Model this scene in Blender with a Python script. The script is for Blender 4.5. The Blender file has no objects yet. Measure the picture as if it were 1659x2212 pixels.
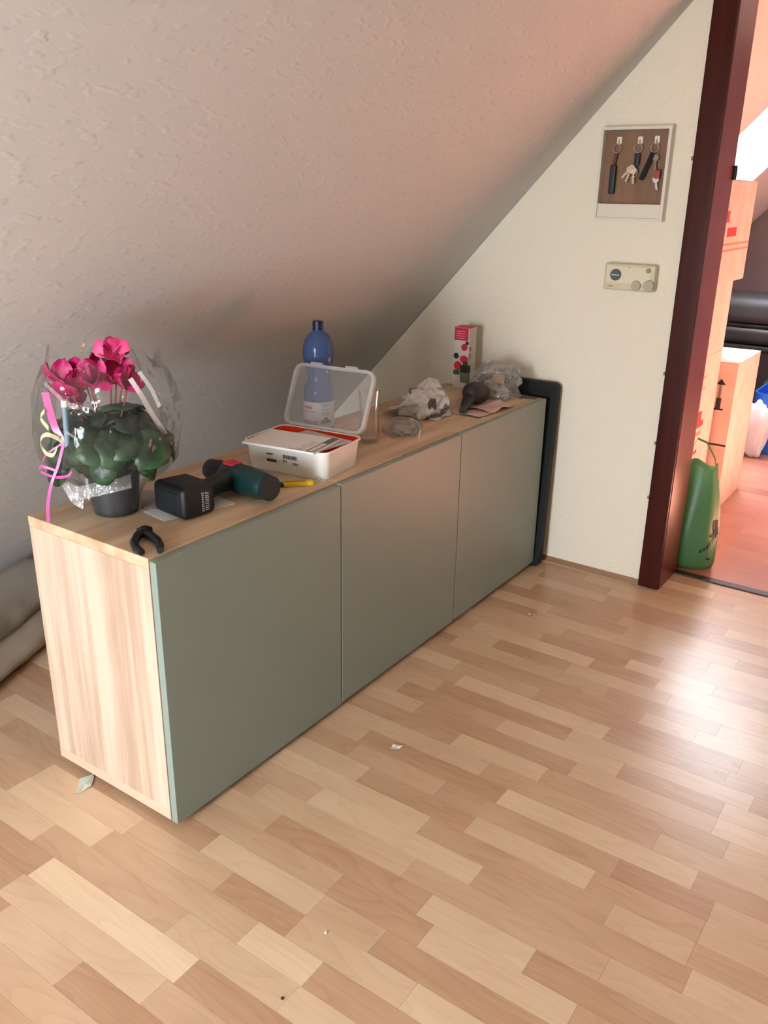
import bpy, bmesh, math, random
from mathutils import Vector, Matrix, Euler, noise

random.seed(7)
SC = bpy.context.scene
COL = SC.collection
PI = math.pi

# ------------------------------------------------------------------ camera
CAM_POS = (-1.01684, -1.27534, 1.35361)
CAM_ROT = (1.21170670, -0.0144718173, -0.958398426)
FPX = 1858.07542
cam_d = bpy.data.cameras.new('camera')
cam_d.sensor_fit = 'VERTICAL'
cam_d.sensor_height = 36.0
cam_d.lens = FPX * 36.0 / 2212.0
cam_d.clip_start = 0.02
cam = bpy.data.objects.new('camera', cam_d)
cam.location = CAM_POS
cam.rotation_euler = CAM_ROT
COL.objects.link(cam)
SC.camera = cam

# ------------------------------------------------------------------ daylight
world = bpy.data.worlds.new('overcast_sky')
SC.world = world
world.use_nodes = True
bg = world.node_tree.nodes['Background']
wt = world.node_tree
w_tc = wt.nodes.new('ShaderNodeTexCoord')
w_sp = wt.nodes.new('ShaderNodeSeparateXYZ')
w_mr = wt.nodes.new('ShaderNodeMapRange'); w_mr.interpolation_type = 'SMOOTHSTEP'
w_mr.inputs['From Min'].default_value = -0.12; w_mr.inputs['From Max'].default_value = 0.06
w_mx = wt.nodes.new('ShaderNodeMix'); w_mx.data_type = 'RGBA'
w_mx.inputs['A'].default_value = (0.64, 0.74, 0.82, 1)      # ground and roofs below the horizon
w_mx.inputs['B'].default_value = (0.88, 0.97, 1.07, 1)      # overcast sky
wt.links.new(w_tc.outputs['Generated'], w_sp.inputs[0])
wt.links.new(w_sp.outputs['Z'], w_mr.inputs['Value'])
wt.links.new(w_mr.outputs['Result'], w_mx.inputs['Factor'])
wt.links.new(w_mx.outputs['Result'], bg.inputs[0])
bg.inputs[1].default_value = 36.5

sun_d = bpy.data.lights.new('sun', 'SUN')
sun_d.energy = 200.0
sun_d.angle = 0.01
sun_d.color = (1.0, 0.95, 0.90)
sun = bpy.data.objects.new('sun', sun_d)
sun.rotation_euler = Vector((1.75, 1.2, 1.9)).to_track_quat('Z', 'Y').to_euler()
COL.objects.link(sun)

SLOPE_A = math.atan(1.072)
def portal(name, loc, rot, sx, sy):
    d = bpy.data.lights.new(name, 'AREA')
    d.shape = 'RECTANGLE'; d.size = sx; d.size_y = sy
    d.cycles.is_portal = True
    o = bpy.data.objects.new(name, d)
    o.location = loc; o.rotation_euler = rot
    COL.objects.link(o)
# openings of the two rooms: portals only guide the sampling of the sky
WIN = dict(x=-2.2, y0=-0.80, y1=-0.02, z0=0.12, z1=1.50)
SKY = dict(x0=3.63, x1=4.76, z0=1.395, z1=2.30)
portal('window_portal', (WIN['x'] - 0.1, (WIN['y0'] + WIN['y1']) / 2, (WIN['z0'] + WIN['z1']) / 2), (0, -PI / 2, 0),
       WIN['z1'] - WIN['z0'], WIN['y1'] - WIN['y0'])
def slope_y(z): return (1.527 - z) / 1.072
def slope_z(y): return 1.527 - 1.072 * y
_zc = (SKY['z0'] + SKY['z1']) / 2
_n_in = Vector((0, -1.072, -1)).normalized()
portal('skylight_portal', Vector(((SKY['x0'] + SKY['x1']) / 2, slope_y(_zc), _zc)) - _n_in * 0.12,
       (-_n_in).to_track_quat('Z', 'Y').to_euler(), SKY['x1'] - SKY['x0'], (SKY['z1'] - SKY['z0']) / math.sin(SLOPE_A))

SC.view_settings.view_transform = 'Standard'
SC.view_settings.look = 'None'
SC.view_settings.gamma = 1.0
SC.view_settings.exposure = 0.0
SC.view_settings.use_curve_mapping = False
SC.cycles.max_bounces = 6
SC.cycles.diffuse_bounces = 4
SC.cycles.glossy_bounces = 2
SC.cycles.transparent_max_bounces = 8
SC.cycles.adaptive_threshold = 0.08

# ------------------------------------------------------------------ helpers
def srgb(r, g, b):
    def f(c):
        c /= 255.0
        return c / 12.92 if c <= 0.04045 else ((c + 0.055) / 1.055) ** 2.4
    return (f(r), f(g), f(b), 1.0)

class NT:
    def __init__(self, m):
        m.use_nodes = True
        self.t = m.node_tree
        self.b = self.t.nodes['Principled BSDF']
        self.out = self.t.nodes['Material Output']
    def n(self, kind, **kw):
        nd = self.t.nodes.new(kind)
        for k, v in kw.items():
            if k.startswith('i_'):
                nd.inputs[k[2:].replace('_', ' ')].default_value = v
            else:
                setattr(nd, k, v)
        return nd
    def l(self, a, b): self.t.links.new(a, b)

def mat(name, col, rough=0.5, metal=0.0, spec=0.5, bump=None, alpha=None, noise_col=None, trans=0.0, coat=0.0, sss=0.0):
    m = bpy.data.materials.new(name)
    nt = NT(m); b = nt.b
    b.inputs['Base Color'].default_value = col
    b.inputs['Roughness'].default_value = rough
    b.inputs['Metallic'].default_value = metal
    b.inputs['Specular IOR Level'].default_value = spec
    b.inputs['Transmission Weight'].default_value = trans
    b.inputs['Coat Weight'].default_value = coat
    tc = nt.n('ShaderNodeTexCoord')
    if bump:
        sc, st = bump
        nz = nt.n('ShaderNodeTexNoise', i_Scale=sc, i_Detail=4.0)
        nt.l(tc.outputs['Object'], nz.inputs['Vector'])
        bp = nt.n('ShaderNodeBump', i_Strength=st, i_Distance=0.002)
        nt.l(nz.outputs['Fac'], bp.inputs['Height'])
        nt.l(bp.outputs['Normal'], b.inputs['Normal'])
    if noise_col:
        sc, col2, lo, hi = noise_col
        nz = nt.n('ShaderNodeTexNoise', i_Scale=sc, i_Detail=3.0)
        nt.l(tc.outputs['Object'], nz.inputs['Vector'])
        mr = nt.n('ShaderNodeMapRange'); mr.inputs['From Min'].default_value = lo; mr.inputs['From Max'].default_value = hi
        nt.l(nz.outputs['Fac'], mr.inputs['Value'])
        mx = nt.n('ShaderNodeMix', data_type='RGBA')
        mx.inputs['A'].default_value = col; mx.inputs['B'].default_value = col2
        nt.l(mr.outputs['Result'], mx.inputs['Factor'])
        nt.l(mx.outputs['Result'], b.inputs['Base Color'])
    return m

def film(name, tint=(1, 1, 1, 1), gloss=0.12, rough=0.08, haze=0.0, haze_col=(0.8, 0.8, 0.8, 1), bump=None, print_col=None, print_scale=20, print_lo=0.55):
    """thin clear plastic: see-through, with a glossy sheen and a little haze"""
    m = bpy.data.materials.new(name)
    nt = NT(m); t = nt.t
    t.nodes.remove(nt.b)
    tr = nt.n('ShaderNodeBsdfTransparent'); tr.inputs['Color'].default_value = tint
    gl = nt.n('ShaderNodeBsdfGlossy', i_Roughness=rough)
    df = nt.n('ShaderNodeBsdfDiffuse'); df.inputs['Color'].default_value = haze_col
    tl = nt.n('ShaderNodeBsdfTranslucent'); tl.inputs['Color'].default_value = haze_col
    fr = nt.n('ShaderNodeLayerWeight', i_Blend=0.25)
    ma = nt.n('ShaderNodeMath', operation='MULTIPLY_ADD'); ma.inputs[1].default_value = 0.35; ma.inputs[2].default_value = gloss
    nt.l(fr.outputs['Fresnel'], ma.inputs[0])
    dd = nt.n('ShaderNodeMixShader', i_Fac=0.4)
    nt.l(df.outputs[0], dd.inputs[1]); nt.l(tl.outputs[0], dd.inputs[2])
    m1 = nt.n('ShaderNodeMixShader', i_Fac=haze)
    nt.l(tr.outputs[0], m1.inputs[1]); nt.l(dd.outputs[0], m1.inputs[2])
    last = m1
    tc = nt.n('ShaderNodeTexCoord')
    if print_col:
        nz = nt.n('ShaderNodeTexNoise', i_Scale=print_scale, i_Detail=2.0)
        nt.l(tc.outputs['Object'], nz.inputs['Vector'])
        mr = nt.n('ShaderNodeMapRange'); mr.inputs['From Min'].default_value = print_lo; mr.inputs['From Max'].default_value = print_lo + 0.04
        nt.l(nz.outputs['Fac'], mr.inputs['Value'])
        pd = nt.n('ShaderNodeBsdfDiffuse'); pd.inputs['Color'].default_value = print_col
        mp = nt.n('ShaderNodeMixShader')
        nt.l(mr.outputs['Result'], mp.inputs[0]); nt.l(m1.outputs[0], mp.inputs[1]); nt.l(pd.outputs[0], mp.inputs[2])
        last = mp
    m2 = nt.n('ShaderNodeMixShader')
    nt.l(ma.outputs[0], m2.inputs[0]); nt.l(last.outputs[0], m2.inputs[1]); nt.l(gl.outputs[0], m2.inputs[2])
    nt.l(m2.outputs[0], nt.out.inputs['Surface'])
    if bump:
        nz = nt.n('ShaderNodeTexNoise', i_Scale=bump[0], i_Detail=2.0)
        nt.l(tc.outputs['Object'], nz.inputs['Vector'])
        bp = nt.n('ShaderNodeBump', i_Strength=bump[1], i_Distance=0.01)
        nt.l(nz.outputs['Fac'], bp.inputs['Height'])
        nt.l(bp.outputs['Normal'], gl.inputs['Normal'])
    return m

def wood(name, c1, c2, rough, axis='Z', scale=1.0, streak=0.45, plank=0.0):
    """stained veneer with streaks along an object axis"""
    m = bpy.data.materials.new(name)
    nt = NT(m); b = nt.b
    tc = nt.n('ShaderNodeTexCoord')
    mp = nt.n('ShaderNodeMapping')
    s = {'X': (0.7, 14, 14), 'Y': (14, 0.7, 14), 'Z': (14, 14, 0.7)}[axis]
    mp.inputs['Scale'].default_value = [v * scale for v in s]
    nt.l(tc.outputs['Object'], mp.inputs['Vector'])
    n1 = nt.n('ShaderNodeTexNoise', i_Scale=1.0, i_Detail=3.0, i_Distortion=0.3)
    nt.l(mp.outputs[0], n1.inputs['Vector'])
    n2 = nt.n('ShaderNodeTexNoise', i_Scale=9.0, i_Detail=4.0)
    nt.l(mp.outputs[0], n2.inputs['Vector'])
    ad = nt.n('ShaderNodeMath', operation='MULTIPLY_ADD'); ad.inputs[1].default_value = 0.25
    nt.l(n2.outputs['Fac'], ad.inputs[0]); nt.l(n1.outputs['Fac'], ad.inputs[2])
    mr = nt.n('ShaderNodeMapRange')
    mr.inputs['From Min'].default_value = 0.625 - streak * 0.35; mr.inputs['From Max'].default_value = 0.625 + streak * 0.35
    nt.l(ad.outputs[0], mr.inputs['Value'])
    mx = nt.n('ShaderNodeMix', data_type='RGBA')
    mx.inputs['A'].default_value = c1; mx.inputs['B'].default_value = c2
    nt.l(mr.outputs['Result'], mx.inputs['Factor'])
    nt.l(mx.outputs['Result'], b.inputs['Base Color'])
    b.inputs['Roughness'].default_value = rough
    bp = nt.n('ShaderNodeBump', i_Strength=0.05, i_Distance=0.001)
    nt.l(n2.outputs['Fac'], bp.inputs['Height']); nt.l(bp.outputs['Normal'], b.inputs['Normal'])
    return m

def plaster(name, col, rough_scale=55.0, strength=0.5, stretch=(1, 1, 1)):
    """woodchip wallpaper: sparse lumps over a fine grain"""
    m = bpy.data.materials.new(name)
    nt = NT(m); b = nt.b
    b.inputs['Base Color'].default_value = col
    b.inputs['Roughness'].default_value = 0.85
    b.inputs['Specular IOR Level'].default_value = 0.2
    g = nt.n('ShaderNodeNewGeometry')
    mp = nt.n('ShaderNodeMapping'); mp.inputs['Scale'].default_value = stretch
    nt.l(g.outputs['Position'], mp.inputs['Vector'])
    n1 = nt.n('ShaderNodeTexNoise', i_Scale=rough_scale, i_Detail=1.0, i_Distortion=0.15)
    nt.l(mp.outputs[0], n1.inputs['Vector'])
    mr = nt.n('ShaderNodeMapRange', interpolation_type='SMOOTHSTEP'); mr.inputs['From Min'].default_value = 0.54; mr.inputs['From Max'].default_value = 0.74
    nt.l(n1.outputs['Fac'], mr.inputs['Value'])
    n2 = nt.n('ShaderNodeTexNoise', i_Scale=rough_scale * 4, i_Detail=3.0)
    nt.l(mp.outputs[0], n2.inputs['Vector'])
    ad = nt.n('ShaderNodeMath', operation='MULTIPLY_ADD'); ad.inputs[1].default_value = 0.22
    nt.l(n2.outputs['Fac'], ad.inputs[0]); nt.l(mr.outputs['Result'], ad.inputs[2])
    bp = nt.n('ShaderNodeBump', i_Strength=strength, i_Distance=0.0035)
    nt.l(ad.outputs[0], bp.inputs['Height']); nt.l(bp.outputs['Normal'], b.inputs['Normal'])
    return m

class MB:
    """collects geometry of one mesh"""
    def __init__(self): self.v = []; self.f = []; self.mi = []; self.cur = 0
    def add(self, verts, faces):
        o = len(self.v)
        self.v += [tuple(p) for p in verts]
        self.f += [tuple(i + o for i in f) for f in faces]
        self.mi += [self.cur] * len(faces)
        return self
    def box(self, x0, x1, y0, y1, z0, z1):
        vs = [(x, y, z) for z in (z0, z1) for y in (y0, y1) for x in (x0, x1)]
        return self.add(vs, [(0, 2, 3, 1), (4, 5, 7, 6), (0, 1, 5, 4), (2, 6, 7, 3), (0, 4, 6, 2), (1, 3, 7, 5)])
    def rbox(self, x0, x1, y0, y1, z0, z1, r, seg=2):
        bm = bmesh.new()
        bmesh.ops.create_cube(bm, size=1.0)
        for v in bm.verts:
            v.co = Vector(((x0 + x1) / 2 + v.co.x * (x1 - x0), (y0 + y1) / 2 + v.co.y * (y1 - y0), (z0 + z1) / 2 + v.co.z * (z1 - z0)))
        bmesh.ops.bevel(bm, geom=list(bm.edges), offset=r, segments=seg, profile=0.5, affect='EDGES')
        self.add([v.co[:] for v in bm.verts], [[v.index for v in f.verts] for f in self._idx(bm)])
        bm.free(); return self
    def _idx(self, bm):
        bm.verts.index_update(); return bm.faces
    def prism(self, pts, ax, a0, a1):
        """polygon (two coordinates) extruded along axis ax ('x','y','z') from a0 to a1"""
        n = len(pts)
        def mk(p, a):
            return {'x': (a, p[0], p[1]), 'y': (p[0], a, p[1]), 'z': (p[0], p[1], a)}[ax]
        vs = [mk(p, a0) for p in pts] + [mk(p, a1) for p in pts]
        fs = [tuple(range(n))[::-1], tuple(range(n, 2 * n))]
        fs += [(i, (i + 1) % n, (i + 1) % n + n, i + n) for i in range(n)]
        return self.add(vs, fs)
    def lathe(self, prof, seg=24, c=(0, 0, 0), wob=None, close=True):
        n = len(prof); vs = []; fs = []
        for i, (r, z) in enumerate(prof):
            for k in range(seg):
                a = 2 * PI * k / seg
                rr = r * (wob(a, i) if wob else 1)
                vs.append((c[0] + rr * math.cos(a), c[1] + rr * math.sin(a), c[2] + z))
        for i in range(n - 1):
            for k in range(seg):
                k2 = (k + 1) % seg
                fs.append((i * seg + k, i * seg + k2, (i + 1) * seg + k2, (i + 1) * seg + k))
        if close:
            if prof[0][0] > 1e-6: fs.append(tuple(range(seg))[::-1])
            if prof[-1][0] > 1e-6: fs.append(tuple((n - 1) * seg + k for k in range(seg)))
        return self.add(vs, fs)
    def tube(self, path, rad, seg=8, caps=True):
        path = [Vector(p) for p in path]; n = len(path)
        rs = rad if isinstance(rad, (list, tuple)) else [rad] * n
        vs = []; fs = []
        up = None
        for i, p in enumerate(path):
            d = (path[min(i + 1, n - 1)] - path[max(i - 1, 0)]).normalized()
            if up is None:
                up = Vector((0, 0, 1)) if abs(d.z) < 0.9 else Vector((1, 0, 0))
            s = d.cross(up).normalized(); up = s.cross(d).normalized()
            for k in range(seg):
                a = 2 * PI * k / seg
                vs.append(p + (s * math.cos(a) + up * math.sin(a)) * rs[i])
        for i in range(n - 1):
            for k in range(seg):
                k2 = (k + 1) % seg
                fs.append((i * seg + k, i * seg + k2, (i + 1) * seg + k2, (i + 1) * seg + k))
        if caps:
            fs.append(tuple(range(seg))[::-1]); fs.append(tuple((n - 1) * seg + k for k in range(seg)))
        return self.add(vs, fs)
    def strip(self, path, side, w, th=0.0006):
        """flat ribbon with thickness along a path; side = list of width directions"""
        path = [Vector(p) for p in path]; n = len(path)
        vs = []; fs = []
        for i, p in enumerate(path):
            d = (path[min(i + 1, n - 1)] - path[max(i - 1, 0)]).normalized()
            s = Vector(side[i] if isinstance(side, list) else side).normalized()
            nn = d.cross(s).normalized() * th / 2
            ww = (w[i] if isinstance(w, list) else w) / 2
            vs += [p - s * ww - nn, p + s * ww - nn, p + s * ww + nn, p - s * ww + nn]
        for i in range(n - 1):
            a = i * 4; b = a + 4
            fs += [(a + k, a + (k + 1) % 4, b + (k + 1) % 4, b + k) for k in range(4)]
        fs += [(3, 2, 1, 0), tuple(4 * (n - 1) + k for k in range(4))]
        return self.add(vs, fs)
    def xf(self, M, start=0):
        self.v = self.v[:start] + [tuple(M @ Vector(p)) for p in self.v[start:]]
        return self
    def mesh(self, name, mats, smooth=False, fix=True):
        me = bpy.data.meshes.new(name)
        me.from_pydata(self.v, [], self.f)
        if fix:
            bm = bmesh.new(); bm.from_mesh(me)
            bmesh.ops.recalc_face_normals(bm, faces=bm.faces)
            bm.to_mesh(me); bm.free()
        mats = mats if isinstance(mats, (list, tuple)) else [mats]
        for m in mats: me.materials.append(m)
        for p, i in zip(me.polygons, self.mi): p.material_index = min(i, len(mats) - 1)
        if smooth:
            self.sm = smooth
            me.polygons.foreach_set('use_smooth', [True] * len(me.polygons))
            if smooth != 'all': me.set_sharp_from_angle(angle=math.radians(40))
        me.update()
        return me
    def build(self, name, mats, parent=None, smooth=False, loc=(0, 0, 0), rot=(0, 0, 0), fix=True):
        o = link(name, self.mesh(name, mats, smooth, fix), parent, loc, rot)
        if smooth is True:
            wn = o.modifiers.new('weighted_normal', 'WEIGHTED_NORMAL'); wn.keep_sharp = True
        return o

def link(name, me, parent=None, loc=(0, 0, 0), rot=(0, 0, 0), scale=(1, 1, 1)):
    o = bpy.data.objects.new(name, me)
    o.location = loc; o.rotation_euler = rot; o.scale = scale
    COL.objects.link(o)
    if parent is not None: o.parent = parent
    return o

def tag(o, label, cat, group=None):
    o['label'] = label; o['category'] = cat
    if group: o['group'] = group
    return o
def thing(name, label, cat, loc, rz=0.0, group=None):
    o = link(name, None, None, loc, (0, 0, rz))
    o.empty_display_size = 0.05
    return tag(o, label, cat, group)
def struct(o, label=None):
    o['kind'] = 'structure'
    if label: o['label'] = label
    return o
def crop_pt(x, y, ox, oy, s): return (ox + x / s, oy + y / s)

CM = Matrix.Translation(CAM_POS) @ Euler(CAM_ROT).to_matrix().to_4x4()
CMI = CM.inverted()
def project(p):
    c = CMI @ Vector(p)
    if c.z > -0.05: return None
    return (829.5 - FPX * c.x / c.z, 1106 + FPX * c.y / c.z)

# ------------------------------------------------------------------ materials
M = {}
M['slope'] = plaster('woodchip_paper', srgb(207, 204, 200), 50, 0.24, (0.6, 1.2, 1.2))
M['wall'] = plaster('white_plaster', srgb(242, 232, 211), 85, 0.3)
M['wall_far'] = plaster('far_plaster', srgb(222, 212, 204), 60, 0.3)
M['redwood'] = wood('mahogany_stain', srgb(74, 28, 20), srgb(58, 20, 14), 0.34, 'Z', 1.5)
M['redwood'].node_tree.nodes['Principled BSDF'].inputs['Specular IOR Level'].default_value = 0.12
M['redwood_lining'] = wood('mahogany_gloss', srgb(104, 38, 32), srgb(82, 28, 24), 0.3, 'Z', 1.5)
M['oak_v'] = wood('pale_oak_upright', srgb(216, 190, 168), srgb(184, 154, 132), 0.42, 'Z', 0.8, 0.26)
M['oak_t'] = wood('pale_oak_top', srgb(222, 192, 158), srgb(192, 158, 124), 0.40, 'X', 1.1, 0.38)
M['oak_e'] = wood('pale_oak_edge', srgb(218, 192, 168), srgb(200, 170, 144), 0.42, 'Y', 1.0, 0.4)
M['sage'] = mat('sage_lacquer', srgb(138, 150, 140), 0.42, spec=0.4)
M['black'] = mat('black_plastic', srgb(22, 23, 26), 0.45, bump=(300, 0.05))
M['blackm'] = mat('black_matte', srgb(10, 11, 13), 0.75)
M['white'] = mat('white_plastic', srgb(238, 232, 222), 0.35)
M['paper'] = mat('white_paper', srgb(232, 228, 222), 0.8, bump=(60, 0.1))
M['carton'] = mat('brown_carton', srgb(226, 192, 180), 0.85, noise_col=(12, srgb(216, 180, 166), 0.4, 0.6))
M['ink'] = mat('black_ink', srgb(28, 24, 24), 0.7)
M['greyink'] = mat('grey_ink', srgb(120, 112, 104), 0.7)
M['redink'] = mat('red_ink', srgb(214, 52, 50), 0.6)
M['steel'] = mat('steel', srgb(190, 188, 184), 0.3, metal=1.0)
M['clear'] = film('clear_plastic', gloss=0.03, rough=0.1, haze=0.10, haze_col=(0.75, 0.74, 0.72, 1))
M['clear_rim'] = film('clear_plastic_rim', gloss=0.14, rough=0.18, haze=0.42, haze_col=(0.8, 0.79, 0.77, 1))

# ------------------------------------------------------------------ floor of laminate strips
BACK = -4.4
FLOOR_X0, FLOOR_X1, FLOOR_Y0, FLOOR_Y1 = -2.2, 2.075, BACK, 1.42
def laminate(name, use_attr, light, dark, red=None):
    m = bpy.data.materials.new(name)
    nt = NT(m); b = nt.b
    g = nt.n('ShaderNodeNewGeometry')
    if use_attr:
        at = nt.n('ShaderNodeAttribute', attribute_name='tone'); tone = at.outputs['Fac']; rnd = at.outputs['Fac']
    else:
        oi = nt.n('ShaderNodeObjectInfo')
        sp = nt.n('ShaderNodeSeparateColor'); nt.l(oi.outputs['Color'], sp.inputs[0])
        tone = sp.outputs[0]; rnd = oi.outputs['Random']
    off = nt.n('ShaderNodeVectorMath', operation='SCALE'); off.inputs[0].default_value = (7.3, 11.1, 37.0)
    nt.l(rnd, off.inputs['Scale'])
    ad = nt.n('ShaderNodeVectorMath', operation='ADD')
    nt.l(g.outputs['Position'], ad.inputs[0]); nt.l(off.outputs[0], ad.inputs[1])
    # flame figure: rings of a stretched noise
    mp = nt.n('ShaderNodeMapping'); mp.inputs['Scale'].default_value = (13, 2.1, 3.0)
    nt.l(ad.outputs[0], mp.inputs['Vector'])
    nz = nt.n('ShaderNodeTexNoise', i_Scale=1.0, i_Detail=1.0, i_Distortion=0.25)
    nt.l(mp.outputs[0], nz.inputs['Vector'])
    ri = nt.n('ShaderNodeMath', operation='MULTIPLY'); ri.inputs[1].default_value = 9.0
    nt.l(nz.outputs['Fac'], ri.inputs[0])
    fr = nt.n('ShaderNodeMath', operation='FRACT'); nt.l(ri.outputs[0], fr.inputs[0])
    pw = nt.n('ShaderNodeMath', operation='POWER'); pw.inputs[1].default_value = 3.0; nt.l(fr.outputs[0], pw.inputs[0])
    # fine pores
    mp2 = nt.n('ShaderNodeMapping'); mp2.inputs['Scale'].default_value = (160, 6, 10)
    nt.l(ad.outputs[0], mp2.inputs['Vector'])
    n2 = nt.n('ShaderNodeTexNoise', i_Scale=1.0, i_Detail=3.0); nt.l(mp2.outputs[0], n2.inputs['Vector'])
    mp3 = nt.n('ShaderNodeMapping'); mp3.inputs['Scale'].default_value = (9, 3.5, 3)
    nt.l(ad.outputs[0], mp3.inputs['Vector'])
    n3 = nt.n('ShaderNodeTexNoise', i_Scale=1.0, i_Detail=2.0); nt.l(mp3.outputs[0], n3.inputs['Vector'])
    s1 = nt.n('ShaderNodeMath', operation='MULTIPLY_ADD'); s1.inputs[1].default_value = -0.09
    nt.l(pw.outputs[0], s1.inputs[0]); nt.l(tone, s1.inputs[2])
    s2 = nt.n('ShaderNodeMath', operation='MULTIPLY_ADD'); s2.inputs[1].default_value = 0.18
    nt.l(n2.outputs['Fac'], s2.inputs[0]); nt.l(s1.outputs[0], s2.inputs[2])
    s3 = nt.n('ShaderNodeMath', operation='MULTIPLY_ADD'); s3.inputs[1].default_value = 0.36
    nt.l(n3.outputs['Fac'], s3.inputs[0]); nt.l(s2.outputs[0], s3.inputs[2])
    s4 = nt.n('ShaderNodeMath', operation='SUBTRACT', use_clamp=True); s4.inputs[1].default_value = 0.27
    nt.l(s3.outputs[0], s4.inputs[0])
    mx = nt.n('ShaderNodeMix', data_type='RGBA')
    mx.inputs['A'].default_value = dark; mx.inputs['B'].default_value = light
    nt.l(s4.outputs[0], mx.inputs['Factor'])
    nt.l(mx.outputs['Result'], b.inputs['Base Color'])
    b.inputs['Roughness'].default_value = 0.28
    b.inputs['Specular IOR Level'].default_value = 0.5
    # the laminate's fine embossed surface breaks up reflections
    n4 = nt.n('ShaderNodeTexNoise', i_Scale=5.0, i_Detail=2.0); nt.l(g.outputs['Position'], n4.inputs['Vector'])
    bp = nt.n('ShaderNodeBump', i_Strength=0.12, i_Distance=0.01)
    nt.l(n4.outputs['Fac'], bp.inputs['Height']); nt.l(bp.outputs['Normal'], b.inputs['Normal'])
    return m
L_LIGHT, L_DARK = srgb(236, 208, 172), srgb(160, 104, 70)
M['strip'] = laminate('beech_laminate', False, L_LIGHT, L_DARK)
M['strip_far'] = laminate('beech_laminate_field', True, L_LIGHT, L_DARK)

fl = MB(); fl.box(FLOOR_X0 - .2, FLOOR_X1, FLOOR_Y0, FLOOR_Y1 + .1, -0.12, -0.0016)
floor = struct(fl.build('floor', mat('laminate_core', srgb(150, 104, 70), 0.7)), 'pale beech strip laminate floor')

def unproj(u, v):
    d = CM.to_3x3() @ Vector(((u - 829.5) / FPX, -(v - 1106) / FPX, -1))
    t = -CAM_POS[2] / d.z
    return (CAM_POS[0] + d.x * t, CAM_POS[1] + d.y * t)
# strip ends read off the floor: (x, y of the end in a crop, tone before it, tone after it)
J2 = [(200, 727, .35, .97), (808, 1195, .97, .38), (80, 790, .35, .72), (690, 1262, .70, .55), (307, 1197, .62, .33), (745, 1000, .60, .72),
      (1255, 1300, .72, .80), (1070, 1030, .50, .86), (1345, 1215, .86, .45), (970, 808, .62, .38), (1268, 1005, .38, .70), (1620, 1080, .70, .42),
      (915, 635, .48, .80), (1347, 930, .80, .60), (1455, 810, .55, .45), (1185, 550, .62, .42), (1365, 430, .62, .80), (1148, 392, .45, .66),
      (462, 610, .85, .58), (215, 580, .74, .52)]
J3 = [(507, 440, .5, .82), (1340, 810, .82, .45), (370, 562, .5, .76), (890, 807, .76, .5), (995, 757, .46, .36), (1407, 950, .36, .58), (237, 412, .6, .48),
      (1370, 1030, .52, .64), (967, 957, .46, .66), (1317, 1140, .66, .45), (165, 570, .8, .5), (390, 795, .76, .52), (1300, 1260, .45, .76), (100, 755, .76, .56),
      (925, 1235, .56, .68), (170, 912, .45, .84), (170, 1050, .42, .8), (90, 1320, .5, .84), (962, 170, .8, .40), (1020, 330, .68, .42), (1460, 500, .42, .70),
      (800, 170, .42, .68), (810, 325, .42, .64), (690, 345, .74, .5), (1475, 680, .44, .72), (1160, 660, .58, .66), (1590, 470, .7, .42), (1550, 290, .44, .6)]
J4 = [(512, 457, .5, .8), (430, 490, .64, .42), (920, 670, .42, .66), (345, 575, .66, .42), (915, 800, .42, .64), (645, 325, .66, .42), (918, 410, .42, .68),
      (820, 300, .62, .40), (1005, 395, .74, .42), (787, 112, .66, .40), (1105, 237, .40, .62), (1060, 155, .62, .42), (485, 315, .40, .66), (150, 675, .64, .40),
      (660, 895, .40, .76), (145, 820, .70, .44), (600, 800, .70, .5), (820, 820, .74, .5), (1190, 600, .48, .7), (1390, 670, .5, .8), (290, 490, .66, .44),
      (670, 620, .58, .74), (1270, 385, .44, .66), (1500, 285, .45, .74), (770, 230, .42, .62)]
ROW_W, ROW_0 = 0.065, -0.341
rows = {}
for js, ox, oy, s in ((J2, 0, 1500, 2.0), (J3, 830, 1500, 2.001), (J4, 700, 1200, 1.7299)):
    for (cx, cy, ta, tb) in js:
        x, y = unproj(ox + cx / s, oy + cy / s)
        k = math.floor((x - ROW_0) / ROW_W)
        lst = rows.setdefault(k, [])
        if all(abs(y - q[0]) > 0.07 for q in lst): lst.append((y, ta, tb))
k0 = math.floor((FLOOR_X0 - ROW_0) / ROW_W); k1 = math.floor((FLOOR_X1 - ROW_0) / ROW_W)
strips = []
rs = random.Random(21)
TONES = [.38, .44, .5, .56, .62, .66, .7, .76, .82]
for k in range(k0, k1 + 1):
    xa, xb = max(ROW_0 + k * ROW_W, FLOOR_X0), min(ROW_0 + (k + 1) * ROW_W, FLOOR_X1)
    if xb - xa < 0.006: continue
    known = sorted(rows.get(k, []), reverse=True)
    segs = []
    pts = [(FLOOR_Y1, None, None)] + known + [(FLOOR_Y0, None, None)]
    for (ya, _, tb), (yb, ta, _) in zip(pts[:-1], pts[1:]):
        L = ya - yb
        cuts = [ya]; 
        while cuts[-1] - yb > 0.62:
            cuts.append(cuts[-1] - rs.uniform(0.2, 0.5))
        cuts.append(yb)
        n = len(cuts) - 1
        for i in range(n):
            t = tb if (i == 0 and tb is not None) else (ta if (i == n - 1 and ta is not None) else rs.choice(TONES) + rs.uniform(-.03, .03))
            segs.append((cuts[i], cuts[i + 1], t))
    for (ya, yb, t) in segs: strips.append((xa, xb, yb, ya, t))
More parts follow.
